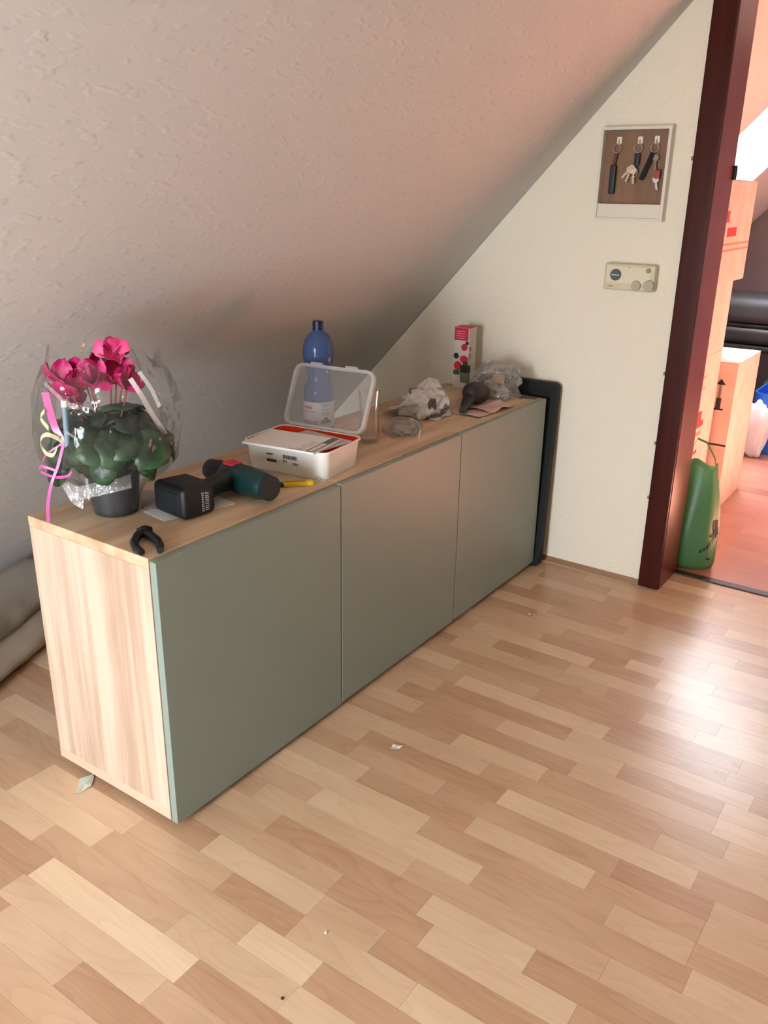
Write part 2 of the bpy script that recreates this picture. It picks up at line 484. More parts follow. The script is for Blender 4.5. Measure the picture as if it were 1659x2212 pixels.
def seen_area(s):
    xa, xb, ya, yb, _ = s
    if xa > -0.01 and xb < 1.82 and ya > -0.02 and yb < 0.41: return 0
    ps = [project((x, y, 0)) for x, y in ((xa, ya), (xb, ya), (xb, yb), (xa, yb))]
    if any(p is None for p in ps): return 0
    cx = sum(p[0] for p in ps) / 4; cy = sum(p[1] for p in ps) / 4
    if not any(-5 < p[0] < 1664 and 1190 < p[1] < 2220 for p in ps + [(cx, cy)]): return 0
    a = 0
    for i in range(4):
        x1, y1 = ps[i]; x2, y2 = ps[(i + 1) % 4]; a += x1 * y2 - x2 * y1
    return abs(a) / 2
strips.sort(key=seen_area, reverse=True)
unit = MB(); unit.box(-.5, .5, -.5, .5, -1, 0)
unit_me = unit.mesh('floor_strip', M['strip'])
GAP = 0.0004
nseen = sum(1 for s in strips if seen_area(s) > 0)
N_OWN = min(298, nseen)
for (xa, xb, ya, yb, t) in strips[:N_OWN]:
    o = link('floor_strip', unit_me, floor, ((xa + xb) / 2, (ya + yb) / 2, 0), (0, 0, 0), (xb - xa - GAP, yb - ya - GAP, 0.0016))
    o.color = (t, t, t, 1)
rest = MB(); tones = []
for (xa, xb, ya, yb, t) in strips[N_OWN:]:
    rest.box(xa + GAP / 2, xb - GAP / 2, ya + GAP / 2, yb - GAP / 2, -0.0016, 0)
    tones += [t] * 6
ro = rest.build('floor_strips', M['strip_far'], floor, fix=False)
ro['kind'] = 'stuff'
att = ro.data.attributes.new('tone', 'FLOAT', 'FACE')
att.data.foreach_set('value', tones)

# ------------------------------------------------------------------ room shell
CEIL = 2.45
YC = slope_y(CEIL)
X_GABLE, X_GABLE2 = 1.9, 2.085
D_Y0, D_Y1, D_Z = -1.38, -0.455, 2.0
# roof slope over this room, a slab
def slope_slab(mb, x0, x1, za, zb, th=0.2):
    ya, yb = slope_y(za), slope_y(zb)
    ny, nz = 1.072 / math.hypot(1.072, 1) * th, 1 / math.hypot(1.072, 1) * th
    mb.prism([(ya, za), (yb, zb), (yb + ny, zb + nz), (ya + ny, za + nz)], 'x', x0, x1)
w = MB(); slope_slab(w, WIN['x'] - 0.2, X_GABLE + 0.09, -0.08, CEIL)
struct(w.build('wall_slope', M['slope']), 'sloping attic wall covered in off-white woodchip paper')
w = MB(); w.box(WIN['x'] - 0.2, X_GABLE + 0.09, BACK - .1, YC + 0.14, CEIL, CEIL + 0.15)
struct(w.build('ceiling', M['wall']), 'flat off-white attic ceiling')
# gable partition with the doorway
g = MB()
g.prism([(D_Y1, 0), (1.42, 0), (D_Y1, slope_z(D_Y1))], 'x', X_GABLE, X_GABLE2)
g.prism([(D_Y1, D_Z), (D_Y1, slope_z(D_Y1)), (YC, CEIL), (D_Y0, CEIL), (D_Y0, D_Z)], 'x', X_GABLE, X_GABLE2)
g.box(X_GABLE, X_GABLE2, BACK, D_Y0, 0, CEIL)
struct(g.build('wall_gable', M['wall']), 'white plastered gable wall beside the doorway')
# wall behind the camera, and the window wall on the left
g = MB(); g.box(WIN['x'] - 0.2, X_GABLE, BACK - .2, BACK, -0.08, CEIL)
struct(g.build('wall_back', plaster('bounce_cut_plaster', srgb(138, 126, 114), 60, 0.3)))  # unseen wall, coloured dark to cut bounce light on the cabinet doors
g = MB()
xa, xb = WIN['x'] - 0.2, WIN['x']
g.prism([(BACK, 0), (1.42, 0), (slope_y(WIN['z0']), WIN['z0']), (BACK, WIN['z0'])], 'x', xa, xb)
g.box(xa, xb, BACK, WIN['y0'], WIN['z0'], CEIL)
g.prism([(WIN['y1'], WIN['z0']), (slope_y(WIN['z0']), WIN['z0']), (WIN['y1'], slope_z(WIN['y1']))], 'x', xa, xb)
g.prism([(WIN['y0'], WIN['z1']), (WIN['y1'], WIN['z1']), (WIN['y1'], slope_z(WIN['y1'])), (YC, CEIL), (WIN['y0'], CEIL)], 'x', xa, xb)
struct(g.build('wall_left', M['wall']))
f = MB()
y0, y1, z0, z1 = WIN['y0'], WIN['y1'], WIN['z0'], WIN['z1']
xf = WIN['x'] - 0.12
win2 = link('window_2', None, None, (xf, (y0 + y1) / 2, z0)); struct(win2, 'white framed window lighting the attic room')
hw = (y1 - y0) / 2; hz = z1 - z0
fm = M['white']
f = MB(); f.box(-.03, .03, -hw, hw, 0, .06); f.box(-.03, .03, -hw, hw, hz - .06, hz); f.box(-.03, .03, -hw, -hw + .06, .06, hz - .06); f.box(-.03, .03, hw - .06, hw, .06, hz - .06)
f.build('window_frame', fm, win2)

# the room beyond the doorway
g = MB()
zs0, zs1 = SKY['z0'], SKY['z1']
slope_slab(g, X_GABLE + 0.09, SKY['x0'], -0.08, CEIL)
slope_slab(g, SKY['x1'], 6.2, -0.08, CEIL)
slope_slab(g, SKY['x0'], SKY['x1'], -0.08, zs0)
slope_slab(g, SKY['x0'], SKY['x1'], zs1, CEIL)
struct(g.build('wall_slope_beyond', M['wall_far']), 'sloping attic wall with a skylight beyond the doorway')
g = MB(); g.box(X_GABLE + 0.09, 6.2, -3.3, YC + 0.14, CEIL, CEIL + 0.15)
struct(g.build('ceiling_beyond', M['wall_far']))
g = MB(); g.prism([(-3.2, 0), (1.42, 0), (YC, CEIL), (-3.2, CEIL)], 'x', 6.0, 6.2)
struct(g.build('wall_far', plaster('shade_mauve_plaster', srgb(126, 112, 116), 60, 0.3)))  # shade at the room's far end put into the wall colour
g = MB(); g.box(X_GABLE, 6.2, -3.4, -3.2, -0.08, CEIL)
struct(g.build('wall_back_beyond', M['wall_far']))
# its floor: reddish boards
R_LIGHT, R_DARK = srgb(208, 148, 124), srgb(148, 86, 68)
M['board'] = laminate('red_laminate', False, R_LIGHT, R_DARK)
M['board_far'] = laminate('red_laminate_field', True, R_LIGHT, R_DARK)
g = MB(); g.box(FLOOR_X1 + 0.0, 6.1, -3.3, 1.52, -0.12, -0.0016)
floor2 = struct(g.build('floor_beyond', mat('red_core', srgb(130, 70, 48), 0.7)), 'reddish laminate floor beyond the doorway')
bme = MB(); bme.box(-.5, .5, -.5, .5, -1, 0); bme = bme.mesh('floor_board', M['board'])
rest = MB(); tones = []
x = FLOOR_X1 + 0.02
rs = random.Random(5)
while x < 6.0:
    y = 1.42 - rs.uniform(0, .7)
    ya = 1.42
    while ya > -3.2:
        yb = max(ya - rs.uniform(.35, .7), -3.2)
        t = rs.choice([.3, .4, .45, .5, .55, .6])
        xb2 = min(x + 0.095, 6.0)
        pc = project(((x + xb2) / 2, (ya + yb) / 2, 0))
        pa = project((x, yb, 0)); 
        vis = x < 4.6 and -1.1 < (ya + yb) / 2 < -0.1
        if vis:
            o = link('floor_board', bme, floor2, ((x + xb2) / 2, (ya + yb) / 2, 0), (0, 0, 0), (xb2 - x - GAP, ya - yb - GAP, 0.0016))
            o.color = (t, t, t, 1)
        else:
            rest.box(x + GAP / 2, xb2 - GAP / 2, yb + GAP / 2, ya - GAP / 2, -0.0016, 0); tones += [t] * 6
        ya = yb
    x += 0.095
ro = rest.build('floor_boards', M['board_far'], floor2, fix=False); ro['kind'] = 'stuff'
att = ro.data.attributes.new('tone', 'FLOAT', 'FACE'); att.data.foreach_set('value', tones)
# dark threshold strip in the doorway
g = MB(); g.rbox(2.068, 2.105, D_Y0, D_Y1 - 0.02, -0.001, 0.006, 0.003)
struct(g.build('trim_1', mat('dark_threshold', srgb(58, 44, 36), 0.5, metal=0.3), smooth=True), 'dark threshold strip across the doorway')
# low wood trim along the gable wall
g = MB(); g.prism([(1.888, 0.0), (1.9, 0.0), (1.9, 0.017), (1.895, 0.017)], 'y', -0.42, 1.38)
struct(g.build('baseboard_gable', wood('trim_oak', srgb(176, 128, 84), srgb(140, 96, 60), 0.5, 'Y')), 'thin wooden strip along the foot of the gable wall')

# door frame: casing, lining, stop
df = struct(link('door_1', None, None, (1.9, D_Y1, 0)), 'glossy dark red-brown door frame')
c = MB(); c.rbox(-0.017, 0.0, -0.022, 0.052, 0, 2.06, 0.004); c.build('casing', M['redwood'], df, smooth=True)
c = MB(); c.rbox(-0.017, 0.0, D_Y0 - D_Y1 - 0.052, D_Y0 - D_Y1 + 0.022, 0, 2.06, 0.004); c.build('casing', M['redwood'], df, smooth=True)
c = MB(); c.rbox(-0.017, 0.0, D_Y0 - D_Y1 + 0.022, -0.022, 1.985, 2.06, 0.004); c.build('casing', M['redwood'], df, smooth=True)
c = MB(); c.box(-0.004, 0.189, -0.024, 0.0, 0, 2.0); c.build('lining', M['redwood_lining'], df)
c = MB(); c.box(-0.004, 0.189, D_Y0 - D_Y1, D_Y0 - D_Y1 + 0.024, 0, 2.0); c.build('lining', M['redwood_lining'], df)
c = MB(); c.box(-0.004, 0.189, D_Y0 - D_Y1 + 0.024, -0.024, 1.976, 2.0); c.build('lining', M['redwood_lining'], df)
c = MB()
c.lathe([(0, -.022), (.006, -.022), (.007, -.01), (.007, .01), (.006, .022), (0, .022)], 12, (0.185, -0.029, 1.42)); c.build('hinge', M['black'], df, smooth=True)
for zz in (1.437 + .02, .763 + .02, .539, .339):
    c = MB(); c.rbox(-0.004, 0.0, 0.053, 0.061, zz - .006, zz + .006, 0.0015); c.build('clip', mat('clip_grey', srgb(120, 110, 98), 0.7), df)

# skylight
sk = struct(link('window_1', None, None, ((SKY['x0'] + SKY['x1']) / 2, slope_y(_zc), _zc), (0, 0, 0)), 'bright skylight in the sloping wall beyond the doorway')
sk.rotation_euler = (-_n_in).to_track_quat('Z', 'Y').to_euler()
sx, sy = (SKY['x1'] - SKY['x0']) / 2, (zs1 - zs0) / math.sin(SLOPE_A) / 2
f = MB()
for (a0, a1, b0, b1) in ((-sx, sx, -sy, -sy + .012), (-sx, sx, sy - .012, sy), (-sx, -sx + .012, -sy + .012, sy - .012), (sx - .012, sx, -sy + .012, sy - .012)):
    f.box(a0, a1, b0, b1, .10, .17)
f.build('window_frame', M['white'], sk)
f = MB(); f.box(-sx + .012, sx - .012, -sy + .012, sy - .012, .13, .134)
f.build('pane', film('window_glass', gloss=0.02, rough=0.02), sk)

# ------------------------------------------------------------------ the three cabinets
TOP = 0.66
LEG = 0.02
def cabinet(x, label, door_dz, door_dx):
    t = thing('cabinet', label, 'cabinet', (x, 0, 0), 0, 'row of three joined cabinets')
    W_, D_ = 0.6, 0.40
    c = MB(); c.rbox(0, W_ - .0006, 0, D_, TOP - .024, TOP, .0012, 1); c.build('top_panel', [M['oak_t']], t)
    c = MB(); c.rbox(0, W_ - .0006, 0, D_, LEG, LEG + .026, .0012, 1); c.build('bottom_panel', M['oak_e'], t)
    for (a, b) in ((0.0004, .022), (W_ - .022, W_ - .0008)):
        c = MB(); c.rbox(a, b, 0.0004, D_ - .001, LEG + .0262, TOP - .0242, .0008, 1); c.build('side_panel', M['oak_v'], t)
    c = MB(); c.box(.022, W_ - .022, D_ - .012, D_ - .004, LEG + .0262, TOP - .0242); c.build('back_panel', M['oak_v'], t)
    c = MB(); c.rbox(.0015 + door_dx, W_ - .002 + door_dx, -.0205, -.0022, LEG - .001 + door_dz, TOP - .004 + door_dz, .0012, 2); c.build('door', M['sage'], t)
    for lx in (.04, W_ - .04):
        for ly in (.04, D_ - .04):
            c = MB(); c.lathe([(0, 0), (.018, 0), (.018, .014), (.012, .016), (.012, LEG), (0, LEG)], 14, (lx, ly, 0)); c.build('foot', M['black'], t, smooth=True)
    return t
cabinet(0.0, 'sage-fronted oak cabinet nearest the camera, with its pale wooden end panel showing', -.0015, 0)
cabinet(0.6, 'middle one of the three joined sage-fronted cabinets', .0015, .0006)
cabinet(1.2, 'sage-fronted cabinet at the far end, against the black panel by the gable wall', .004, .0008)

# ------------------------------------------------------------------ black panel leaning between cabinet and wall
t = thing('leaning_panel', 'tall flat black panel with rounded corners leaning between far cabinet and gable wall', 'panel', (1.818, 0.122, 0))
def rrect(y0, y1, z0, z1, r, n=5):
    pts = []
    for (cy, cz, a0) in ((y1 - r, z1 - r, 0), (y0 + r, z1 - r, 90), (y0 + r, z0 + r, 180), (y1 - r, z0 + r, 270)):
        for i in range(n + 1):
            a = math.radians(a0 + 90 * i / n); pts.append((cy + r * math.cos(a), cz + r * math.sin(a)))
    return pts
def frame_mesh(outer, inner, x0, x1):
    n = len(outer); mb = MB()
    vs = [(x0, *p) for p in outer] + [(x0, *p) for p in inner] + [(x1, *p) for p in outer] + [(x1, *p) for p in inner]
    fs = []
    for i in range(n):
        j = (i + 1) % n
        fs += [(i, j, n + j, n + i), (2 * n + i, 3 * n + i, 3 * n + j, 2 * n + j), (i, 2 * n + i, 2 * n + j, j), (n + i, n + j, 3 * n + j, 3 * n + i)]
    return mb.add(vs, fs)
LEAN = math.radians(3.2)
fr = frame_mesh(rrect(-.16, .16, 0, .708, .022), rrect(-.12, .12, .04, .668, .012), -.012, .022)
fr.build('frame', M['blackm'], t, smooth=True, rot=(0, LEAN, 0))
p_ = MB(); p_.box(-.002, .012, -.121, .121, .039, .669); p_.build('inner_panel', M['black'], t, rot=(0, LEAN, 0))

# ------------------------------------------------------------------ thermostat on the wall
t = thing('thermostat', 'cream wall thermostat with a dark dial below the key frame', 'thermostat', (1.9, -.247, 1.047))
cream = mat('aged_cream', srgb(214, 204, 170), 0.45)
c = MB(); c.rbox(-.034, 0, -.089, .085, 0, .086, .007, 3); c.build('housing', cream, t, smooth=True)
c = MB(); c.rbox(-.036, -.03, -.075, .078, .022, .080, .004, 2); c.build('face_plate', mat('cream_face', srgb(226, 216, 184), 0.45), t, smooth=True)
RX = Matrix.Rotation(-PI / 2, 4, 'Y')
def knob(name, y, z, r, h, m, base=-.036, parent=None):
    k = MB(); k.lathe([(0, 0), (r, 0), (r, h * .7), (r * .92, h), (0, h)], 24)
    k.xf(Matrix.Translation((base, y, z)) @ RX); return k.build(name, m, parent, smooth=True)
d = knob('dial', .043, .050, .0185, .006, mat('dial_slate', srgb(78, 82, 88), 0.4), parent=t)
c = MB(); c.box(-.0425, -.0418, .028, .056, .0485, .0508); c.build('pointer', M['white'], d)
knob('knob', -.066, .069, .0075, .006, mat('knob_grey', srgb(150, 142, 116), 0.5), parent=t)
knob('knob', -.030, .019, .0165, .009, mat('knob_olive', srgb(178, 172, 146), 0.5), base=-.033, parent=t)
knob('knob', -.073, .021, .0185, .009, mat('knob_olive2', srgb(178, 172, 146), 0.5), base=-.033, parent=t)
c = MB(); c.box(-.0347, -.0342, .050, .069, .011, .0135); c.build('lettering', M['greyink'], t)
c = MB(); c.box(-.0366, -.0361, -.006, .004, .0755, .0765); c.build('lettering', M['greyink'], t)

# ------------------------------------------------------------------ key frame
t = thing('key_rack', 'white box frame with brown backing and three hooks on the gable wall', 'key rack', (1.9, -.218, 1.268))
kw = mat('frame_white', srgb(226, 218, 204), 0.5)
fo = [(-.117, 0), (.112, 0), (.112, .283), (-.117, .283)]
fi = [(-.107, .009), (.104, .009), (.104, .274), (-.107, .274)]
frame_mesh(fo, fi, -.034, 0).build('frame', kw, t)
c = MB(); c.box(-.012, -.004, -.1065, .1035, .052, .2735); c.build('backing', wood('walnut_print', srgb(140, 104, 76), srgb(118, 86, 62), 0.6, 'Z', 0.8), t)
c = MB(); c.rbox(-.032, -.004, -.1065, .1035, .0092, .0518, .001, 1); c.build('ledge_panel', mat('ledge_white', srgb(226, 218, 200), 0.5), t)
HK = [(.057, .236), (-.012, .236), (-.066, .237)]
for (hy, hz) in HK:
    c = MB(); c.rbox(-.015, -.0122, hy - .008, hy + .008, hz - .004, hz + .018, .001, 1)
    c.tube([(-.0135, hy, hz + .002), (-.022, hy, hz - .004), (-.027, hy, hz), (-.028, hy, hz + .008)], .0022, 8)
    c.build('hook', mat('hook_white', srgb(240, 232, 214), 0.3), t, smooth=True)
def ring(mb, c, r, th, n=18, axis='x'):
    pts = [(c[0], c[1] + r * math.cos(2 * PI * i / n), c[2] + r * math.sin(2 * PI * i / n)) for i in range(n + 1)]
    return mb.tube(pts, th, 6, False)
def key_mesh(mb, x, y, z, L, ang):
    s = len(mb.v)
    mb.lathe([(0, -.0012), (.0105, -.0012), (.0105, .0012), (0, .0012)], 16)
    mb.box(-.0025, .0025, -L, -.009, -.001, .001)
    for k in range(4): mb.box(.0024, .0055, -L + .003 + k * .006, -L + .0065 + k * .006, -.001, .001)
    # flat in yz plane, hanging down
    R0 = Matrix(((0, 0, 1, 0), (1, 0, 0, 0), (0, 1, 0, 0), (0, 0, 0, 1)))
    mb.xf(Matrix.Translation((x, y, z)) @ Matrix.Rotation(ang, 4, 'X') @ R0, s)
HKW = [(1.9 - .0262, -.218 + hy, 1.268 + hz - .004) for hy, hz in HK]
# left: long dark fob
k = thing('key_fob', 'long dark key fob hanging from the left hook of the key frame', 'key', HKW[0], 0, 'keys in the key frame')
c = MB(); ring(c, (0, .001, -.013), .013, .0011); c.build('ring', M['steel'], k, smooth=True)
c = MB(); c.strip([(0, .001, -.026), (0, .004, -.045), (0, .007, -.062)], (0, 1, 0), .009, .0015); c.build('strap', mat('fob_strap', srgb(96, 56, 46), 0.7), k)
c = MB(); c.rbox(-.005, .005, -.003, .017, -.150, -.062, .004, 2); c.build('fob', mat('fob_navy', srgb(24, 28, 40), 0.5), k, smooth=True)
# middle: black tag and shiny keys
k = thing('key_bunch', 'bunch of shiny silver keys with a black tag on the middle hook', 'key', HKW[1], 0, 'keys in the key frame')
c = MB(); ring(c, (0, 0, -.013), .013, .0011); c.build('ring', M['steel'], k, smooth=True)
c = MB(); c.rbox(-.003, .003, -.008, .009, -.066, -.026, .003, 2); c.build('tag', M['black'], k, smooth=True)
for (dy, dz, L, a) in ((.012, -.072, .045, .35), (.006, -.08, .04, -.1), (.018, -.076, .036, .7)):
    c = MB(); key_mesh(c, -.003 - dy * .2, dy, dz, L, a); c.build('key', mat('key_nickel', srgb(235, 222, 200), 0.22, metal=1.0), k)
c = MB(); ring(c, (-.004, .010, -.085), .017, .0012); c.build('ring', M['steel'], k, smooth=True)
# right: black strap, grey key and red tag
k = thing('key_bunch', 'keys with a slanting black strap and red tag on the right hook', 'key', HKW[2], 0, 'keys in the key frame')
c = MB(); ring(c, (0, 0, -.013), .013, .0011); c.build('ring', M['steel'], k, smooth=True)
c = MB(); c.strip([(-.002, .004, -.028), (-.002, .016, -.060), (-.002, .034, -.108)], (0, 1, .3), .015, .003); c.build('strap', M['blackm'], k)
c = MB(); key_mesh(c, 0, -.006, -.042, .055, -.1); c.build('key', mat('key_brass_dark', srgb(130, 118, 100), 0.35, metal=1.0), k)
c = MB(); c.rbox(-.003, .003, -.026, -.008, -.104, -.078, .002, 2); c.build('tag', mat('tag_red', srgb(160, 56, 32), 0.5), k, smooth=True)
c = MB(); key_mesh(c, .001, -.014, -.106, .032, -.25); c.build('key', M['steel'], k)

# ------------------------------------------------------------------ potted cyclamen in cellophane
CR = Vector((0.5748, -0.8182, 0))          # rightwards as the photo shows it
CF = Vector((0.8182, 0.5748, 0))           # away from the viewer
PX, PY = 0.140, 0.268
plant = thing('potted_cyclamen', 'pink cyclamen in a dark pot wrapped in cellophane with pink ribbon', 'potted plant', (PX, PY, TOP))
c = MB(); c.lathe([(0, 0), (.046, 0), (.049, .004), (.057, .088), (.062, .090), (.062, .104), (.056, .104), (.054, .085), (0, .083)], 28)
pot = c.build('pot', mat('pot_anthracite', srgb(48, 48, 52), 0.45, bump=(40, 0.08)), plant, smooth=True)
c = MB(); c.lathe([(0, 0), (.053, 0), (.05, .006), (0, .009)], 20, (0, 0, .083)); c.build('soil', mat('soil', srgb(48, 34, 26), 0.95, bump=(90, 0.8)), plant)
# white plant tag on the pot's left
tp = -CR * .050 - CF * .022
c = MB(); c.strip([tp + Vector((0, 0, z)) - CR * .002 - CF * .003 for z in (.035, .06, .085)], tuple(CR * .6 - CF * .8), .015, .0012)
c.build('pot_sticker', M['paper'], plant)
# leaves: heart-shaped, bent, with a pale pattern
lm = bpy.data.materials.new('cyclamen_leaf'); nt = NT(lm)
tc = nt.n('ShaderNodeTexCoord'); oi = nt.n('ShaderNodeObjectInfo')
ln = nt.n('ShaderNodeVectorMath', operation='LENGTH'); nt.l(tc.outputs['Object'], ln.inputs[0])
nz = nt.n('ShaderNodeTexNoise', i_Scale=35.0); nt.l(tc.outputs['Object'], nz.inputs['Vector'])
ma = nt.n('ShaderNodeMath', operation='MULTIPLY_ADD'); ma.inputs[1].default_value = .02; nt.l(nz.outputs['Fac'], ma.inputs[0]); nt.l(ln.outputs['Value'], ma.inputs[2])
cr = nt.n('ShaderNodeValToRGB')
cr.color_ramp.elements[0].position = .03; cr.color_ramp.elements[0].color = srgb(22, 50, 30)
cr.color_ramp.elements[1].position = .075; cr.color_ramp.elements[1].color = srgb(14, 38, 20)
e = cr.color_ramp.elements.new(.05); e.color = srgb(48, 84, 52)
nt.l(ma.outputs[0], cr.inputs['Fac'])
hs = nt.n('ShaderNodeHueSaturation'); nt.l(cr.outputs['Color'], hs.inputs['Color'])
mr = nt.n('ShaderNodeMapRange'); mr.inputs['To Min'].default_value = .4; mr.inputs['To Max'].default_value = 1.35
nt.l(oi.outputs['Random'], mr.inputs['Value']); nt.l(mr.outputs['Result'], hs.inputs['Value'])
nt.l(hs.outputs['Color'], nt.b.inputs['Base Color']); nt.b.inputs['Roughness'].default_value = .42
def leaf_mesh(cup, seed):
    r = random.Random(seed); mb = MB(); n = 14; vs = [(0.0, 0, 0.0)]; fs = []
    for ring_, rr in enumerate((.5, 1.0)):
        for i in range(n):
            a = 2 * PI * i / n
            h = .042 * (1 + .22 * math.cos(a)) * (0.62 if i == n // 2 and rr == 1 else 1) * (1 + r.uniform(-.05, .05))
            x, y = rr * h * math.cos(a) * 1.05, rr * h * math.sin(a)
            z = -cup * (x * x + y * y) / .042 + .004 * rr * math.sin(5 * a + seed)
            vs.append((x, y, z))
    for i in range(n):
        j = (i + 1) % n
        fs.append((0, 1 + i, 1 + j)); fs.append((1 + i, 1 + n + i, 1 + n + j, 1 + j))
    o = len(vs)
    vs += [(x, y, z - .0009) for x, y, z in vs]
    fs += [tuple(o + q for q in f[::-1]) for f in fs]
    for i in range(n):
        j = (i + 1) % n; fs.append((1 + n + i, o + 1 + n + i, o + 1 + n + j, 1 + n + j))
    mb.add(vs, fs)
    me = mb.mesh('leaf', lm, smooth='all'); return me
LEAVES = [leaf_mesh(cu, s) for s, cu in enumerate((.35, .55, .8, .2))]
rl = random.Random(11)
stalks = MB()
for i in range(84):
    th = rl.uniform(0, 2 * PI)
    el = math.asin(rl.uniform(-.35, 1.0))
    rr = rl.uniform(.72, 1.0) if i > 16 else rl.uniform(.3, .65)
    d = Vector((math.cos(th) * math.cos(el), math.sin(th) * math.cos(el), math.sin(el)))
    p = Vector((d.x * .142 * rr, d.y * .142 * rr, .165 + d.z * (.085 if d.z > 0 else .12) * rr))
    if p.z < .112 and math.hypot(p.x, p.y) < .085: p.z = .125
    nrm = Vector((d.x * .9 + rl.uniform(-.45, .45), d.y * .9 + rl.uniform(-.45, .45), max(d.z, -.1) + .45)).normalized()
    q = nrm.to_track_quat('Z', 'X') @ Euler((0, 0, math.atan2(d.y, d.x) + rl.uniform(-.9, .9))).to_quaternion()
    s = rl.uniform(.6, 1.1)
    o = link('leaf', LEAVES[i % 4], plant, p, q.to_euler(), (s, s, s))
    if i % 2 == 0:
        stalks.tube([(d.x * .02, d.y * .02, .09), (p.x * .5, p.y * .5, (p.z + .09) / 2 + .015), tuple(p)], .0016, 5)
stalks.build('leaf_stalks', mat('stalk', srgb(104, 70, 62), 0.5), plant, smooth=True)
# flowers
pm = mat('petal_magenta', srgb(206, 26, 108), 0.5, noise_col=(40, srgb(172, 14, 84), .4, .65))
pm2 = mat('petal_pink', srgb(222, 70, 128), 0.5, noise_col=(40, srgb(200, 40, 100), .4, .65))
sm = mat('flower_stem', srgb(146, 70, 62), 0.5)
def petal_mesh(m, seed):
    r = random.Random(seed); mb = MB(); nu, nv = 6, 5; vs = []
    for i in range(nu):
        u = i / (nu - 1)
        wdt = .025 * math.sin(PI * (.12 + .80 * u)) ** .8
        for j in range(nv):
            v = j / (nv - 1) * 2 - 1
            vs.append((v * wdt, .012 * math.sin(u * 2.2) + .004 * v * v + .003 * math.sin(4 * u + v * 3 + seed), u * .052))
    fs = [(i * nv + j, i * nv + j + 1, (i + 1) * nv + j + 1, (i + 1) * nv + j) for i in range(nu - 1) for j in range(nv - 1)]
    n0 = len(vs); vs2 = [(x, y + .0008, z) for x, y, z in vs]
    f2 = [tuple(n0 + q for q in f[::-1]) for f in fs]
    mb.add(vs + vs2, fs + f2); return mb.mesh('petal', m, smooth='all', fix=False)
PM = [petal_mesh(pm, 1), petal_mesh(pm, 2)]; PM2 = [petal_mesh(pm2, 3), petal_mesh(pm2, 4)]
def bloom(dr, df_, z, s, tilt, azim, meshes):
    p = CR * dr + CF * df_ + Vector((0, 0, z))
    c = MB()
    b0 = Vector((p.x * .2, p.y * .2, .1))
    c.tube([b0, b0.lerp(p, .5) + Vector((0, 0, .02)), p + Vector((0, 0, -.012)), p], [.0022, .002, .0018, .004], 6)
    fl_ = c.build('flower', sm, plant, smooth=True)
    base = Matrix.Translation(p) @ Matrix.Rotation(tilt, 4, Vector((math.cos(azim), math.sin(azim), 0)))
    for k in range(5):
        Mx = base @ Matrix.Rotation(2 * PI * k / 5 + dr * 30, 4, 'Z') @ Matrix.Translation((0, .004, 0)) @ Matrix.Rotation(-.42 - .12 * (k % 2), 4, 'X') @ Matrix.Scale(s, 4)
        o = link('petal', meshes[k % 2], fl_); o.matrix_basis = Mx
bloom(-.088, .00, .292, .95, .6, 2.2, PM)
bloom(-.056, -.03, .276, 1.0, -.5, .6, PM)
bloom(-.028, .00, .284, 1.05, .5, 1.2, PM)
bloom(-.052, .03, .305, .95, .3, 3.0, PM)
bloom(-.018, -.02, .300, .9, -.5, 2.0, PM)
bloom(-.072, -.02, .262, .85, 1.2, 2.4, PM)
bloom(.036, .01, .300, .85, -.5, 1.9, PM)
bloom(.050, -.015, .286, .8, .5, .4, PM)
bloom(.012, .02, .348, .75, 1.0, 2.6, PM2)
bloom(.026, .025, .352, .65, -.9, 2.4, PM2)
# cellophane cone, crumpled, flaring out of the pot
cell = film('cellophane', gloss=0.03, rough=0.12, haze=0.03, haze_col=(.85, .82, .8, 1), bump=(26, 0.9))
mb = MB(); seg = 72
prof = [(.052, .012), (.060, .05), (.085, .088), (.118, .10), (.143, .135), (.152, .19), (.148, .235), (.140, .275), (.130, .315), (.116, .345)]
vs = []; fs = []
for i, (r, z) in enumerate(prof):
    for k in range(seg):
        a = 2 * PI * k / seg
        n_ = noise.noise(Vector((math.cos(a) * 3.2, math.sin(a) * 3.2, z * 9)))
        n2 = noise.noise(Vector((math.cos(a) * 9, math.sin(a) * 9, z * 14 + 5)))
        fl2 = min(1, i / 4)
        rr = r * (1 + .13 * n_ * fl2 + .06 * n2) + .004 * math.sin(a * 9 + i)
        zz = z + (.035 * n_ + .02 * n2 + .02 * math.sin(a * 7)) * (1 if i == len(prof) - 1 else .3 * fl2)
        vs.append((rr * math.cos(a), rr * math.sin(a), max(zz, .004)))
for i in range(len(prof) - 1):
    for k in range(seg):
        k2 = (k + 1) % seg
        fs.append((i * seg + k, i * seg + k2, (i + 1) * seg + k2, (i + 1) * seg + k))
mb.add(vs, fs); mb.build('cellophane', cell, plant, smooth='all', fix=False)
# ribbon: a pink band, a pink bow and a pale loop on the left of the wrap
rib = mat('ribbon_pink', srgb(236, 84, 158), 0.3, spec=0.6)
rib2 = mat('ribbon_cream', srgb(236, 230, 176), 0.35)
def P3(r, f, z): return CR * (r + .044) + CF * f + Vector((0, 0, z))
def ribbon(name, m, pts, wd, w, par):
    # smooth the path
    out = []
    V = [Vector(p) for p in pts]
    for i in range(len(V) - 1):
        p0, p1, p2, p3 = V[max(i - 1, 0)], V[i], V[i + 1], V[min(i + 2, len(V) - 1)]
        for s in range(5):
            t_ = s / 5
            out.append(.5 * ((2 * p1) + (p2 - p0) * t_ + (2 * p0 - 5 * p1 + 4 * p2 - p3) * t_ ** 2 + (-p0 + 3 * p1 - 3 * p2 + p3) * t_ ** 3))
    out.append(V[-1])
    mb = MB(); mb.strip(out, wd, w, .0007); return mb.build(name, m, par, smooth=True)
